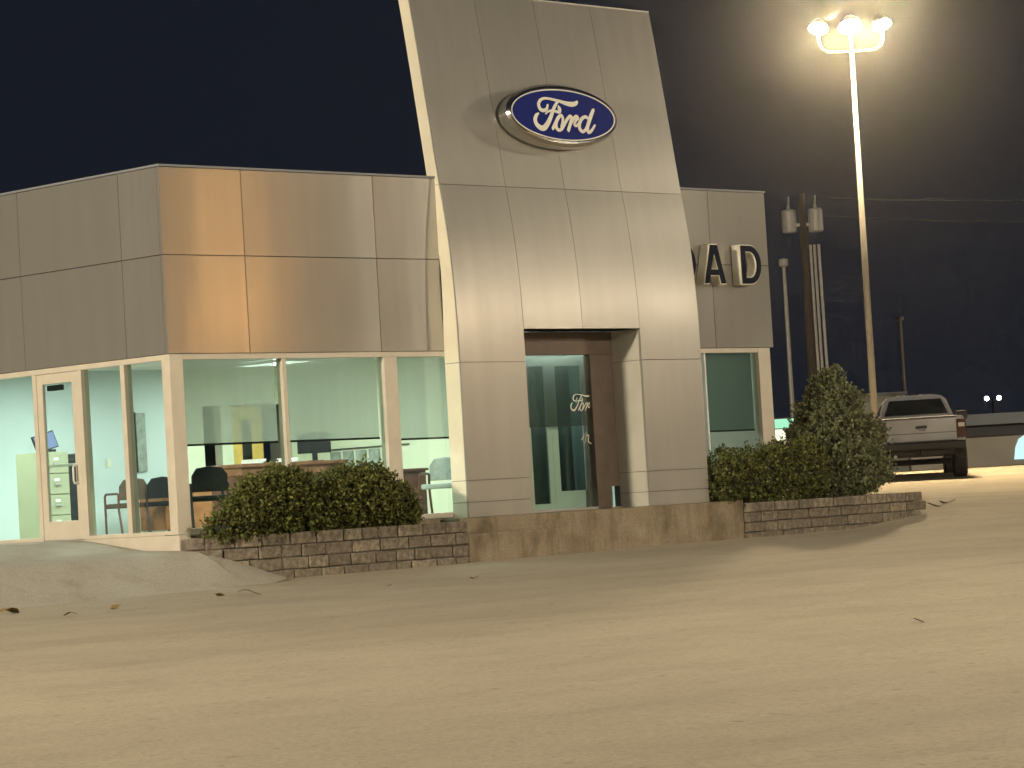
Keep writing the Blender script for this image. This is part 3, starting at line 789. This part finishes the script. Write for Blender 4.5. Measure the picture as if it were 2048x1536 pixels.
shrub('conical_evergreen', 'tall conical evergreen bush at the right end of the planter by the truck', (13.52, .22, -.1), cone_blobs(), 80000, .052, 'leaf_cone', 14, cat='bush', up=1.2)

# ------------------------------------------------------------------ light poles
def make_light_pole(name, label, loc, rz, height, group, aim=(0, -24, 24), power=1.0, tip=52, tint=None):
    lens_mat = 'lamp_lens_%d' % len([k for k in MATS if k.startswith('lamp_lens')]); emit(lens_mat, tint or LAMP, LAMP_STRENGTH * power)
    t = thing(name, label, 'light pole', loc, rz, group)
    MB().tube([(0, 0, 0), (0, 0, height * .5), (0, 0, height)], [.10, .085, .055], 14).build('pole', 'pole_paint', t, smooth=True)
    MB().box(-.26, .26, -.26, .26, 0, .35).build('base', 'galvanised', t, bevel=.03)
    pts = [(-.86, 0, height + .62), (-.86, 0, height + .32), (-.80, 0, height + .16), (-.64, 0, height + .06), (0, 0, height + .03), (.64, 0, height + .06), (.80, 0, height + .16), (.86, 0, height + .32), (.86, 0, height + .62)]
    MB().tube(pts, .035, 8).build('bracket', 'pole_paint', t, smooth=True)
    MB().tube([(0, 0, height - .02), (0, 0, height + .62)], .04, 8).build('stem', 'pole_paint', t, smooth=True)
    for x, a, s in ((-.86, aim[1], 1.0), (0, aim[0], 1.22), (.86, aim[2], 1.0)):
        # head looks towards local -Y, tipped down; lens is the open lower face
        M = Matrix.Translation((x, 0, height + .72)) @ Matrix.Rotation(R(a), 4, 'Z') @ Matrix.Rotation(R(-tip), 4, 'X')
        hd = MB().lathe([(.05 * s, .26 * s), (.13 * s, .24 * s), (.22 * s, .12 * s), (.265 * s, .0), (.272 * s, -.02), (.255 * s, -.02), (.24 * s, .005)], 22, M).build('lamp_head', 'galvanised', t, smooth=True)
        MB().lathe([(.235 * s, -.002), (.20 * s, -.035 * s), (.11 * s, -.06 * s), (.02 * s, -.066 * s)], 22, M).build('lens', lens_mat, hd, smooth=True)
    return t
GP = 'triple headed lot light poles'
zA = ground_z(40.45, 20.6)
make_light_pole('light_pole', 'tall parking lot light pole with three lit lamps beyond the pickup truck', (40.35, 20.45, zA - .02), R(-45), 11.62 - zA, GP, tip=30, tint=(1.0, .76, .43))
def other_pole(x, y, face, label, h=10.6, power=1.0):
    z = ground_z(x, y); make_light_pole('light_pole', label, (x, y, z - .02), R(face), h, GP, power=power)
# face: direction of local -Y
other_pole(33.0, -10.5, -100, 'lot light pole with three lamps to the right of the forecourt, out of view', power=.14)
other_pole(-34.0, -6.0, 114, 'lot light pole with three lamps to the left of the forecourt, out of view', power=2.3)
other_pole(52.0, -44.0, 222, 'lot light pole with three lamps behind the viewer on the right, out of view', power=.36)
other_pole(4.0, -32.0, 170, 'lot light pole with three lamps right of the viewer, out of view', power=.82)
other_pole(76.0, 20.0, 145, 'lot light pole with three lamps added to light the far low building, out of view')  # unseen pole added to brighten the far wall
# sodium street lamp across the road
t = thing('street_lamp', 'orange sodium street lamp across the road, out of view', 'street lamp', (37.3, -46.0, -1.3), R(140))
MB().tube([(0, 0, 0), (0, 0, 8.6), (0, -.4, 9.2), (0, -1.6, 9.5)], [.11, .08, .05, .04], 10).build('pole', 'galvanised', t, smooth=True)
hd = box('lamp_head', 'galvanised', t, -.16, .16, -2.3, -1.6, 9.42, 9.60, bevel=.05)
MB().lathe([(.26, 9.41), (.22, 9.33), (.1, 9.28), (.02, 9.27)], 18, Matrix.Translation((0, -1.95, 0)), .6, 1.2).build('lens', 'sodium_lens', hd)

# ------------------------------------------------------------------ pickup truck
def make_truck():
    loc = (34.86, 14.74, ground_z(34.86, 14.74)); hd = R(37.5 - 90 + 3.0)
    t = thing('pickup_truck', 'silver pickup truck parked tail first towards the viewer beside the conical bush', 'truck', loc, hd)
    P = 'truck_paint'
    def loft(sections, name, mat, bev=.03):
        # sections: (y, [(halfwidth, z), ...]) symmetrical rings
        n = len(sections[0][1]); vs = []; fs = []
        for y, pr in sections:
            vs += [(w, y, z) for w, z in pr] + [(-w, y, z) for w, z in reversed(pr)]
        k = 2 * n
        for i in range(len(sections) - 1):
            for j in range(k): fs.append((i * k + j, i * k + (j + 1) % k, (i + 1) * k + (j + 1) % k, (i + 1) * k + j))
        fs += [tuple(range(k - 1, -1, -1)), tuple((len(sections) - 1) * k + j for j in range(k))]
        return MB().add(vs, fs).build(name, mat, t, bevel=bev)
    bed = [(.90, .74), (.99, .82), (1.01, 1.05), (1.005, 1.26), (.95, 1.39), (.90, 1.40)]
    loft([(.03, bed), (1.82, bed)], 'bed', P)
    cab = [(.90, .70), (1.0, .80), (1.015, 1.05), (1.0, 1.28), (.93, 1.42), (.88, 1.43)]
    hood = [(.88, .70), (.98, .80), (1.0, 1.05), (.97, 1.20), (.85, 1.32), (.7, 1.34)]
    nose = [(.84, .70), (.94, .80), (.96, 1.0), (.92, 1.15), (.80, 1.24), (.6, 1.25)]
    loft([(1.84, cab), (4.1, cab), (4.25, hood), (5.4, nose), (5.6, [(w * .93, z - .03) for w, z in nose])], 'cab_body', P)
    gh0 = [(.885, 1.42), (.86, 1.46), (.80, 1.66), (.73, 1.86), (.62, 1.955), (.45, 1.985)]
    ghb = [(.885, 1.42), (.87, 1.43), (.86, 1.44), (.85, 1.45), (.7, 1.455), (.5, 1.46)]
    loft([(1.90, ghb), (2.12, gh0), (3.3, gh0), (4.15, ghb)], 'greenhouse', P, .015)
    # rear window, on the sloped rear of the cab
    vs = [(-.74, 1.896, 1.50), (.74, 1.896, 1.50), (.60, 2.052, 1.87), (-.60, 2.052, 1.87)]
    n_ = Vector((0, -.92, .39)) * .016
    MB().add([Vector(v) + n_ for v in vs] + [Vector(v) - n_ * .2 for v in vs], [(0, 1, 2, 3), (7, 6, 5, 4), (0, 4, 5, 1), (1, 5, 6, 2), (2, 6, 7, 3), (3, 7, 4, 0)]).build('rear_window', 'truck_glass', t)
    for s in (-1, 1):
        MB().add([(s * .885, 2.3, 1.48), (s * .885, 3.9, 1.48), (s * .765, 3.25, 1.80), (s * .765, 2.3, 1.80), (s * .85, 2.3, 1.48), (s * .85, 3.9, 1.48), (s * .72, 3.25, 1.80), (s * .72, 2.3, 1.80)], [(0, 1, 2, 3), (7, 6, 5, 4), (0, 4, 5, 1), (1, 5, 6, 2), (2, 6, 7, 3), (3, 7, 4, 0)]).build('side_window', 'truck_glass', t)
    # tailgate and its pieces
    tg_ = box('tailgate', P, t, -.80, .80, -.035, .028, .80, 1.365, bevel=.02)
    box('handle', 'truck_dark', tg_, -.13, .13, -.05, -.036, 1.12, 1.19, bevel=.006)
    box('crease', 'truck_dark', tg_, -.78, .78, -.0385, -.0355, 1.0, 1.015)
    box('badge', 'chrome', tg_, -.09, .09, -.05, -.036, 1.055, 1.105, bevel=.006)
    box('top_trim', 'truck_dark', tg_, -.80, .80, -.045, .03, 1.366, 1.392, bevel=.006)
    for s in (-1, 1):
        a, b = (.805, 1.012) if s > 0 else (-1.012, -.805)
        l = box('taillight', 'tail_red', t, a, b, -.03, .06, .86, 1.31, bevel=.02)
        box('reverse_lens', 'tail_white', l, a + .03, b - .03, -.042, -.031, 1.12, 1.22, bevel=.005)
        box('mirror', 'truck_dark', t, s * 1.06 if s > 0 else -1.32, 1.32 if s > 0 else -1.06, 3.75, 3.87, 1.36, 1.58, bevel=.03)
        box('wheel_arch', 'truck_dark', t, *((.93, 1.03) if s > 0 else (-1.03, -.93)), .62, 1.72, .55, .98, bevel=.04)
        MB().tube([(s * .9, 1.0, .8), (s * .9, 1.35, .8)], .02, 6).build('splash_guard', 'truck_dark', t)
    bp = box('bumper', 'truck_dark', t, -.98, .98, -.16, .03, .60, .79, bevel=.04)
    box('step_pad', 'truck_dark', bp, -.6, .6, -.165, .0, .791, .806)
    box('hitch', 'truck_dark', bp, -.05, .05, -.2, .1, .50, .58)
    box('underbody', 'truck_dark', t, -.72, .72, .1, 5.3, .46, .78, bevel=.02)
    MB().tube([(-.62, -.02, .47), (-.62, 1.0, .5)], .04, 8).build('exhaust', 'galvanised', t)
    MB().tube([(-.7, 1.17, .43), (.7, 1.17, .43)], .07, 8).build('rear_axle', 'truck_dark', t)
    for y in (1.17, 4.75):
        for s in (-1, 1):
            M = Matrix.Translation((s * .90, y, .45)) @ Matrix.Rotation(R(90) * s, 4, 'Y')
            w = MB().lathe([(.24, -.14), (.39, -.155), (.445, -.115), (.45, -.06), (.45, .06), (.445, .115), (.39, .155), (.24, .14)], 28, M).build('wheel', 'tyre_rubber', t, smooth=False)
            MB().lathe([(.235, .10), (.235, .135), (.20, .12), (.08, .10), (.05, .14), (.02, .145)], 20, M).build('rim', 'galvanised', w)
    # roof clearance lights
    for x in (-.35, -.18, 0, .18, .35): box('roof_lamp', 'tail_red' if x == 0 else 'chrome', t, x - .05, x + .05, 2.2, 2.3, 1.975, 2.012, bevel=.012)
    for ch in t.children:
        if ch.name.split('.')[0] not in ('wheel', 'rear_axle'): ch.location.z += .11
    t.scale = (1.06, 1.03, 1.0)
    return t
make_truck()

# ------------------------------------------------------------------ far things
up_ = thing('utility_pole', 'wooden utility pole with two grey transformer cans behind the conical bush', 'utility pole', (53.28, 33.07, -.1))
MB().tube([(0, 0, 0), (0, 0, 9.7)], [.17, .12], 10).build('pole', 'pole_wood', up_, smooth=True)
dx = Vector((.706, -.706, 0))
def off(k, z): return tuple(dx * k + Vector((0, 0, z)))
for k in (-.45, .42):
    c = Vector(off(k, 0))
    MB().lathe([(.2, 8.42), (.24, 8.45), (.24, 9.12), (.2, 9.18), (.06, 9.2), (.05, 9.32)], 14, Matrix.Translation(c)).build('transformer', 'transformer_grey', up_, smooth=False)
    MB().tube([tuple(c + Vector((0, 0, 9.3))), tuple(c + Vector((.05, 0, 9.62)))], .03, 6).build('insulator', 'galvanised', up_)
Mx = Matrix.Rotation(R(-45), 4, 'Z')
box('hanger', 'galvanised', up_, -.5, .5, -.05, .05, 8.62, 8.72, M=Mx)
for k in (.22, .36, .52): MB().tube([off(k, .1), off(k * .9, 8.0)], .05, 8).build('conduit', 'galvanised', up_)
sp = thing('slim_pole', 'slim pale metal pole left of the utility pole cans', 'pole', (52.72, 33.53, -.1))
MB().tube([(0, 0, 0), (0, 0, 7.4)], [.09, .06], 8).build('pole', 'galvanised', sp)
MB().lathe([(.05, 7.3), (.16, 7.36), (.16, 7.56), (.05, 7.62)], 10).build('cap', 'transformer_grey', sp)
sp = thing('slim_pole', 'faint slim pole standing in the dark right of the light pole', 'pole', (71.4, 43.3, -.3))
MB().tube([(0, 0, 0), (0, 0, 6.6)], [.10, .07], 8).build('pole', 'pole_wood', sp)
box('cap', 'pole_wood', sp, -.12, .12, -.12, .12, 6.55, 6.7)

for i_, (z0, z1, lb) in enumerate(((9.5, 12.6, 'upper faint overhead cable running right from the utility pole'), (8.9, 11.4, 'lower faint overhead cable running right from the utility pole'))):
    A = Vector((53.28, 33.07, z0)); B = Vector((96.0, 22.0, z1))
    m = MB(); m.tube([A.lerp(B, k / 16) - Vector((0, 0, 1.2 * 4 * (k / 16) * (1 - k / 16))) for k in range(17)], .016, 5)
    tag(m.build('overhead_cable', 'truck_dark'), lb, 'cable', 'overhead cables')
ls = thing('lit_sign', 'small lit sign with mint upper and cream lower panel behind the conical bush', 'sign', (48.80, 30.65, -.1), R(-45))
box('post', 'galvanised', ls, -.05, .05, -.05, .05, 0, 1.6)
box('cabinet', 'truck_dark', ls, -.34, .34, .0, .12, 1.55, 2.30)
box('upper_panel', 'sign_mint', ls, -.30, .30, -.012, -.002, 1.97, 2.26)
box('lower_panel', 'sign_cream', ls, -.30, .30, -.012, -.002, 1.59, 1.94)
sh = thing('metal_shed', 'pale grey metal shed between the light pole and the pickup truck', 'shed', (62.6, 38.1, -.1), R(-45))
box('wall', 'shed_grey', sh, -1.2, 1.25, 0, 3, 0, 3.2)
box('roof', 'far_roof', sh, -1.3, 1.35, -.1, 3.1, 3.21, 3.3)
box('door', 'far_roof', sh, -.4, .5, -.03, -.004, .1, 2.1)

fb = thing('low_building', 'long low building with a pale wall and grey roof edge at the far right', 'building', (98.0, 57.0, .12), R(-45 + 6))
box('wall', 'far_wall', fb, -9, 30, 0, 8, 0, 1.72)
box('eave_shadow', 'truck_dark', fb, -9.2, 30.2, -.3, 8.2, 1.721, 2.25)  # dark box stands for the shadow under the eave
box('roof_edge', 'far_roof', fb, -9.6, 30.6, -.8, 8.6, 2.251, 2.78)
m = MB(); pts = [(-.30, .50), (2.6, .50), (2.6, 1.66), (.28, 1.66), (-.02, 1.48), (-.2, 1.1)]
m.add([(x, -.03, z) for x, z in pts] + [(x, -.005, z) for x, z in pts], [tuple(range(6)), tuple(range(11, 5, -1))] + [(i, (i + 1) % 6, 6 + (i + 1) % 6, 6 + i) for i in range(6)])
m.build('lit_bay', 'bay_glow', fb)
fl = thing('floodlight_mast', 'pair of distant white floodlights in the dark at far right', 'floodlight', (188.5, 124.1, -2.0), R(-45))
MB().tube([(0, 0, 0), (0, 0, 8.2)], .1, 8).build('mast', 'pole_wood', fl)
box('crossbar', 'galvanised', fl, -.8, .8, -.05, .05, 8.0, 8.1)
for x in (-.52, .52):
    h_ = MB().lathe([(.05, -.2), (.18, -.15), (.22, 0), (.22, .06)], 14, Matrix.Translation((x, -.15, 8.2)) @ Matrix.Rotation(R(80), 4, 'X')).build('flood_head', 'galvanised', fl)
    MB().lathe([(.20, .061), (.12, .09), (.02, .10)], 14, Matrix.Translation((x, -.15, 8.2)) @ Matrix.Rotation(R(80), 4, 'X')).build('lens', 'flood_white', h_)

# ------------------------------------------------------------------ showroom interior
def ceiling_light(x, y, label, watts=None):
    t = thing('ceiling_light', label, 'ceiling light', (x, y, 2.75), 0, 'ceiling troffers')
    m = MB(); m.box(-.32, .32, -.62, -.6, -.05, 0); m.box(-.32, .32, .6, .62, -.05, 0); m.box(-.32, -.3, -.6, .6, -.05, 0); m.box(.3, .32, -.6, .6, -.05, 0); m.build('frame', 'white_metal_frame', t)
    box('diffuser', 'tube_glow', t, -.3, .3, -.6, .6, -.03, -.01)
    L = bpy.data.lights.new('tubes', 'AREA'); L.shape = 'RECTANGLE'; L.size = .56; L.size_y = 1.16; L.energy = watts or ROOM_W; L.color = ROOM
    lo = bpy.data.objects.new('tubes', L); C.objects.link(lo); lo.parent = t; lo.location = (0, 0, -.04)
for x, wx in ((2.2, 'corner side'), (5.6, 'middle'), (9.2, 'portal side')):
    for y, wy in ((2.6, 'row nearest the front windows'), (5.6, 'middle row'), (8.6, 'row nearest the back wall')):
        ceiling_light(x, y, 'fluorescent ceiling troffer in the ' + wy + ', ' + wx)
t = thing('fill_strip', 'slim fluorescent strip added behind the header to light the inner entrance doors', 'ceiling light', (7.3, .46, 2.50))  # unseen lamp added to brighten the inner door frames
box('housing', 'white_metal_frame', t, -.9, .9, -.03, .03, .0, .05)
box('tube', 'tube_glow', t, -.88, .88, -.02, .02, -.03, -.002)
L = bpy.data.lights.new('tube_light', 'AREA'); L.shape = 'RECTANGLE'; L.size = 1.7; L.size_y = .05; L.energy = 24; L.color = ROOM
lo = bpy.data.objects.new('tube_light', L); C.objects.link(lo); lo.parent = t; lo.location = (0, 0, -.035)
t2 = ceiling_light(10.6, 1.9, 'dim ceiling troffer added to brighten the walled off space right of the portal', 16)  # unseen lamp added to lift the dark right window
ceiling_light(7.4, .87, 'ceiling troffer between the inner doors and the added vestibule wall', 18)

def chair(label, loc, rz, fab='chair_fabric', wood='black_plastic', arms=True):
    t = thing('guest_chair', label, 'chair', loc, rz, 'guest chairs in the showroom')
    box('seat', fab, t, -.25, .25, -.25, .24, .42, .50, bevel=.03)
    m = MB(); pts = [(-.25, .25, .55), (-.25, .27, .78), (-.18, .29, .88), (0, .30, .905), (.18, .29, .88), (.25, .27, .78), (.25, .25, .55)]
    vs = [Vector(p) for p in pts] + [Vector(p) + Vector((0, .06, 0)) for p in pts]; n_ = len(pts)
    m.add(vs, [tuple(range(n_)), tuple(range(2 * n_ - 1, n_ - 1, -1))] + [(i, (i + 1) % n_, n_ + (i + 1) % n_, n_ + i) for i in range(n_)]); m.build('backrest', fab, t, bevel=.012)
    for x in (-.26, .26):
        MB().tube([(x, -.22, 0), (x, -.22, .62), (x, -.18, .66), (x, .22, .66)], .02, 8).build('arm_leg', wood, t)
        MB().tube([(x, .34, 0), (x, .25, .40), (x, .26, .66)], .02, 8).build('rear_leg', wood, t)
    return t
chair('black guest chair standing right behind the front glass near the corner', (2.75, 2.75, 0), R(150))
chair('brown backed guest chair farther left in front of the far desk', (6.75, 9.75, 0), R(170), 'chair_brown', 'wood_dark')
chair('grey guest chair in front of the orange wood desk', (7.25, 9.55, 0), R(160), 'chair_fabric', 'black_plastic')
chair('grey guest chair at the dark red desk beside the portal', (7.75, 3.25, 0), R(-60), 'paper_grey', 'wood_dark')

def desk(label, loc, rz, w, d, h, mat):
    t = thing('desk', label, 'desk', loc, rz)
    box('top', mat, t, -w / 2, w / 2, -d / 2, d / 2, h - .04, h, bevel=.006)
    box('front_panel', mat, t, -w / 2 + .03, w / 2 - .03, -d / 2 + .04, -d / 2 + .07, .02, h - .041)
    box('pedestal', mat, t, -w / 2 + .03, -w / 2 + .42, -d / 2 + .071, d / 2 - .03, .02, h - .041)
    box('pedestal', mat, t, w / 2 - .42, w / 2 - .03, -d / 2 + .071, d / 2 - .03, .02, h - .041)
    return t
desk('orange wood desk against the far wall seen past the corner post', (8.15, 9.9, 0), 0, 1.5, .75, .76, 'wood_orange')
desk('dark red wood desk seen through the window beside the portal', (7.55, 4.35, 0), 0, 1.3, .75, .76, 'wood_dark')
t = thing('reception_counter', 'brown wood reception counter behind the left planter shrubs', 'counter', (5.75, 4.75, 0))
box('counter_top', 'wood_brown', t, -1.02, 1.1, -.42, .42, .90, .955, bevel=.008)
box('upper_band', 'wood_brown', t, -.99, 1.07, -.38, .38, .78, .899)
box('front_panel', 'wood_dark', t, -.97, 1.05, -.36, .36, 0, .779)

t = thing('desk_monitor', 'black desktop monitor on the reception counter behind the shrubs', 'monitor', (6.55, 4.75, .956), R(150))
box('screen', 'black_plastic', t, -.26, .26, -.02, .02, .12, .44, bevel=.008)
box('display', 'screen_glow', t, -.24, .24, -.024, -.0205, .14, .42)
box('stand', 'black_plastic', t, -.04, .04, .0, .04, .01, .2)
box('base', 'black_plastic', t, -.12, .12, -.08, .08, 0, .012)
for x_, y_, a_, lb in ((5.2, 4.6, .2, 'white paper pile at the left end of the reception counter'), (5.9, 4.65, -.3, 'white paper pile in the middle of the reception counter')):
    t = thing('paper_stack', lb, 'paper', (x_, y_, .956), a_)
    for k_ in range(3): box('sheet_pile', 'paper_white', t, -.11 + k_ * .004, .11 + k_ * .004, -.15, .15, k_ * .021, k_ * .021 + .02)
t = thing('file_cabinet', 'beige four drawer file cabinet seen through the side door', 'cabinet', (3.42, 7.1, 0))
box('body', 'cabinet_beige', t, -.25, .24, .02, .68, 0, 1.32, bevel=.006)
for i in range(4):
    d_ = box('drawer', 'cabinet_beige', t, -.235, .225, -.005, .019, .05 + i * .315, .35 + i * .315, bevel=.006)
    box('label_holder', 'paper_white', d_, -.05, .04, -.012, -.006, .24 + i * .315, .285 + i * .315)
    box('drawer_handle', 'galvanised', d_, -.06, .05, -.035, -.006, .18 + i * .315, .205 + i * .315, bevel=.006)
t = thing('file_cabinet', 'black file cabinet just right of the beige one', 'cabinet', (3.86, 7.2, 0))
box('body', 'cabinet_black', t, -.17, .05, .02, .62, 0, 1.28, bevel=.006)
box('drawer', 'cabinet_black', t, -.16, .04, -.004, .019, .05, 1.2, bevel=.006)
t = thing('storage_locker', 'tall narrow grey locker behind the side window', 'locker', (4.35, 7.5, 0))
box('body', 'cabinet_black', t, -.11, .05, 0, .5, 0, 1.30, bevel=.006)
box('door', 'paper_grey', t, -.10, .04, -.016, -.002, .05, 1.25)
t = thing('tablet_screen', 'small tilted screen with a blue white picture on the file cabinet', 'monitor', (3.46, 7.32, 1.322))
M = Matrix.Rotation(R(-12), 4, 'X') @ Matrix.Rotation(R(-14), 4, 'Y')
box('bezel', 'black_plastic', t, -.21, .21, -.015, .02, .03, .30, M=M)
box('display', 'screen_glow', t, -.19, .19, -.019, -.0155, .05, .28, M=M)
box('stand', 'black_plastic', t, -.1, .1, -.05, .1, 0, .04)
t = thing('light_switch', 'small cream light switch plate on the white back wall', 'switch', (7.25, 10.79, 1.2))
box('plate', 'wall_cream', t, -.05, .05, -.01, 0, -.07, .07, bevel=.003)
box('toggle', 'paper_white', t, -.012, .012, -.02, -.011, -.02, .02)
t = thing('wall_panel', 'tall narrow grey panel hanging on the far wall', 'panel', (7.95, 10.79, 1.55))
box('board', 'paper_grey', t, -.10, .10, -.03, 0, -.52, .48, bevel=.004)
box('edge', 'cabinet_black', t, -.115, -.101, -.035, 0, -.53, .49)
t = thing('yellow_door', 'yellow wood door with narrow dark glass in the back wall', 'door', (10.02, 10.82, 0))
m = MB(); m.box(0, .20, 0, .045, .01, 2.1); m.box(.43, .68, 0, .045, .01, 2.1); m.box(.20, .43, 0, .045, .01, .98); m.box(.20, .43, 0, .045, 1.85, 2.1); m.build('leaf', 'wood_yellow', t)
box('pane', 'truck_glass', t, .201, .429, .015, .03, .981, 1.849)
MB().tube([(.61, -.05, 1.0), (.61, -.05, .99), (.53, -.05, .99)], .012, 6).build('handle', 'galvanised', t)
t = thing('exit_lamp', 'small red light glowing in the dark doorway near the corner', 'lamp', (9.62, 11.3, 1.16))
MB().lathe([(.05, -.05), (.075, 0), (.05, .05), (.02, .06)], 12).build('lens', 'exit_red', t)
box('box', 'cabinet_black', t, -.06, .06, .05, .12, -.08, .08)
MB().tube([(0, .09, -1.16), (0, .09, -.08)], .02, 6).build('stalk', 'cabinet_black', t)
t = thing('picture_rail', 'row of small grey pictures hanging from a rail on the side wall', 'picture', (XE - .225, 9.4, 1.25))
MB().tube([(-.02, -1.3, 0), (-.02, .9, 0)], .012, 6).build('rail', 'cabinet_black', t)
for i in range(5): box('picture', 'paper_grey', t, -.03, -.012, .75 - i * .34 - .26, .75 - i * .34, -.34, -.04, bevel=.004)
t = thing('waste_bin', 'tall grey bin standing by the side wall beyond the shrubs', 'bin', (9.4, 7.4, 0))
MB().lathe([(.2, 0), (.24, .8), (.25, .82), (.22, .84)], 14).build('body', 'paper_grey', t)
box('lid', 'wood_orange', t, -.2, .2, -.2, .2, .842, .87)
t = thing('light_strip_shelf', 'pale shelf added to stand for a light strip in the corner window right of the portal', 'shelf', (11.4, 2.0, 0))  # white board added in place of a bright reflected strip
box('board', 'paper_white', t, -.3, .25, -.3, .3, .92, 1.03)
box('support', 'wall_white', t, -.25, .2, -.25, .25, 0, .919)
t = thing('desk_telephone', 'small dark telephone on the counter of the far desk', 'telephone', (7.75, 9.75, .762))
box('base', 'black_plastic', t, -.09, .09, -.1, .1, 0, .05, bevel=.01)
box('handset', 'black_plastic', t, -.1, -.04, -.11, .11, .051, .13, bevel=.015)

# ------------------------------------------------------------------ litter on the lot
def dry_leaf(i, x, y, s, rz, label):
    rng = random.Random(i); m = MB(); top = []; n_ = 9
    for k in range(n_):
        u = k / (n_ - 1); w = math.sin(math.pi * u) ** .8 * (.32 + rng.uniform(-.08, .08)); top.append((u - .5, w, .10 * math.sin(u * 5 + i) + .12))
    vs = [(a * s, w * s, z * s) for a, w, z in top] + [(a * s, -w * s, (z + .1 * w) * s) for a, w, z in top]
    m.add(vs, [(k, k + 1, n_ + k + 1, n_ + k) for k in range(n_ - 1)])
    m.add([(x_, y_, z_ - .02 * s) for x_, y_, z_ in vs], [(n_ + k, n_ + k + 1, k + 1, k) for k in range(n_ - 1)])
    o = m.build('dry_leaf', 'dry_leaf'); o.location = (x, y, ground_z(x, y) + .004); o.rotation_euler = (0, 0, rz); tag(o, label, 'leaf', 'dry leaves on the lot')
for i, (x, y, s, rz, lb) in enumerate([
    (-1.85, -3.54, .30, -.7, 'largest curled brown leaf on the lot below the ramp'),
    (-2.0, -3.19, .16, .3, 'brown leaf just left of the largest leaf below the ramp'),
    (-.30, -4.19, .13, -.8, 'small dry leaf on the lot in front of the stone planter'),
    (1.0, -4.31, .13, -.4, 'small dry leaf on the lot below the concrete foundation'),
    (-3.95, -3.76, .18, .5, 'dry leaf on the lot left of the ramp edge'),
    (-4.95, -4.29, .16, -.9, 'dry leaf lower left on the lot'),
    (-4.70, -2.86, .28, .2, 'dry leaf at the left border near the ramp foot'),
    (-5.4, -15.8, .16, -.8, 'dark twig like leaf alone on the open lot at right'),
    (16.75, .72, .36, -.8, 'dead leaf clump beside the right planter end'),
    (18.05, 1.45, .34, -.5, 'dead leaf clump farther right of the planter end')]):
    dry_leaf(i, x, y, s, rz, lb)

# ------------------------------------------------------------------ night haze
if HAZE > 0:
    hb = MB().box(-60, 205, -70, 140, -4.0, 16.0).build('haze', None); tag(hb, 'thin night haze added over the lot for the lamp halos', kind='stuff')  # volume added to give the lamps a glow around them
    m, nt, out = new_mat('night_haze')
    pv = nt.nodes.new('ShaderNodeVolumePrincipled'); pv.inputs['Density'].default_value = HAZE; pv.inputs['Anisotropy'].default_value = .955
    pv.inputs['Color'].default_value = (.9, .9, .92, 1)
    nt.links.new(pv.outputs[0], out.inputs['Volume']); hb.data.materials.append(m)
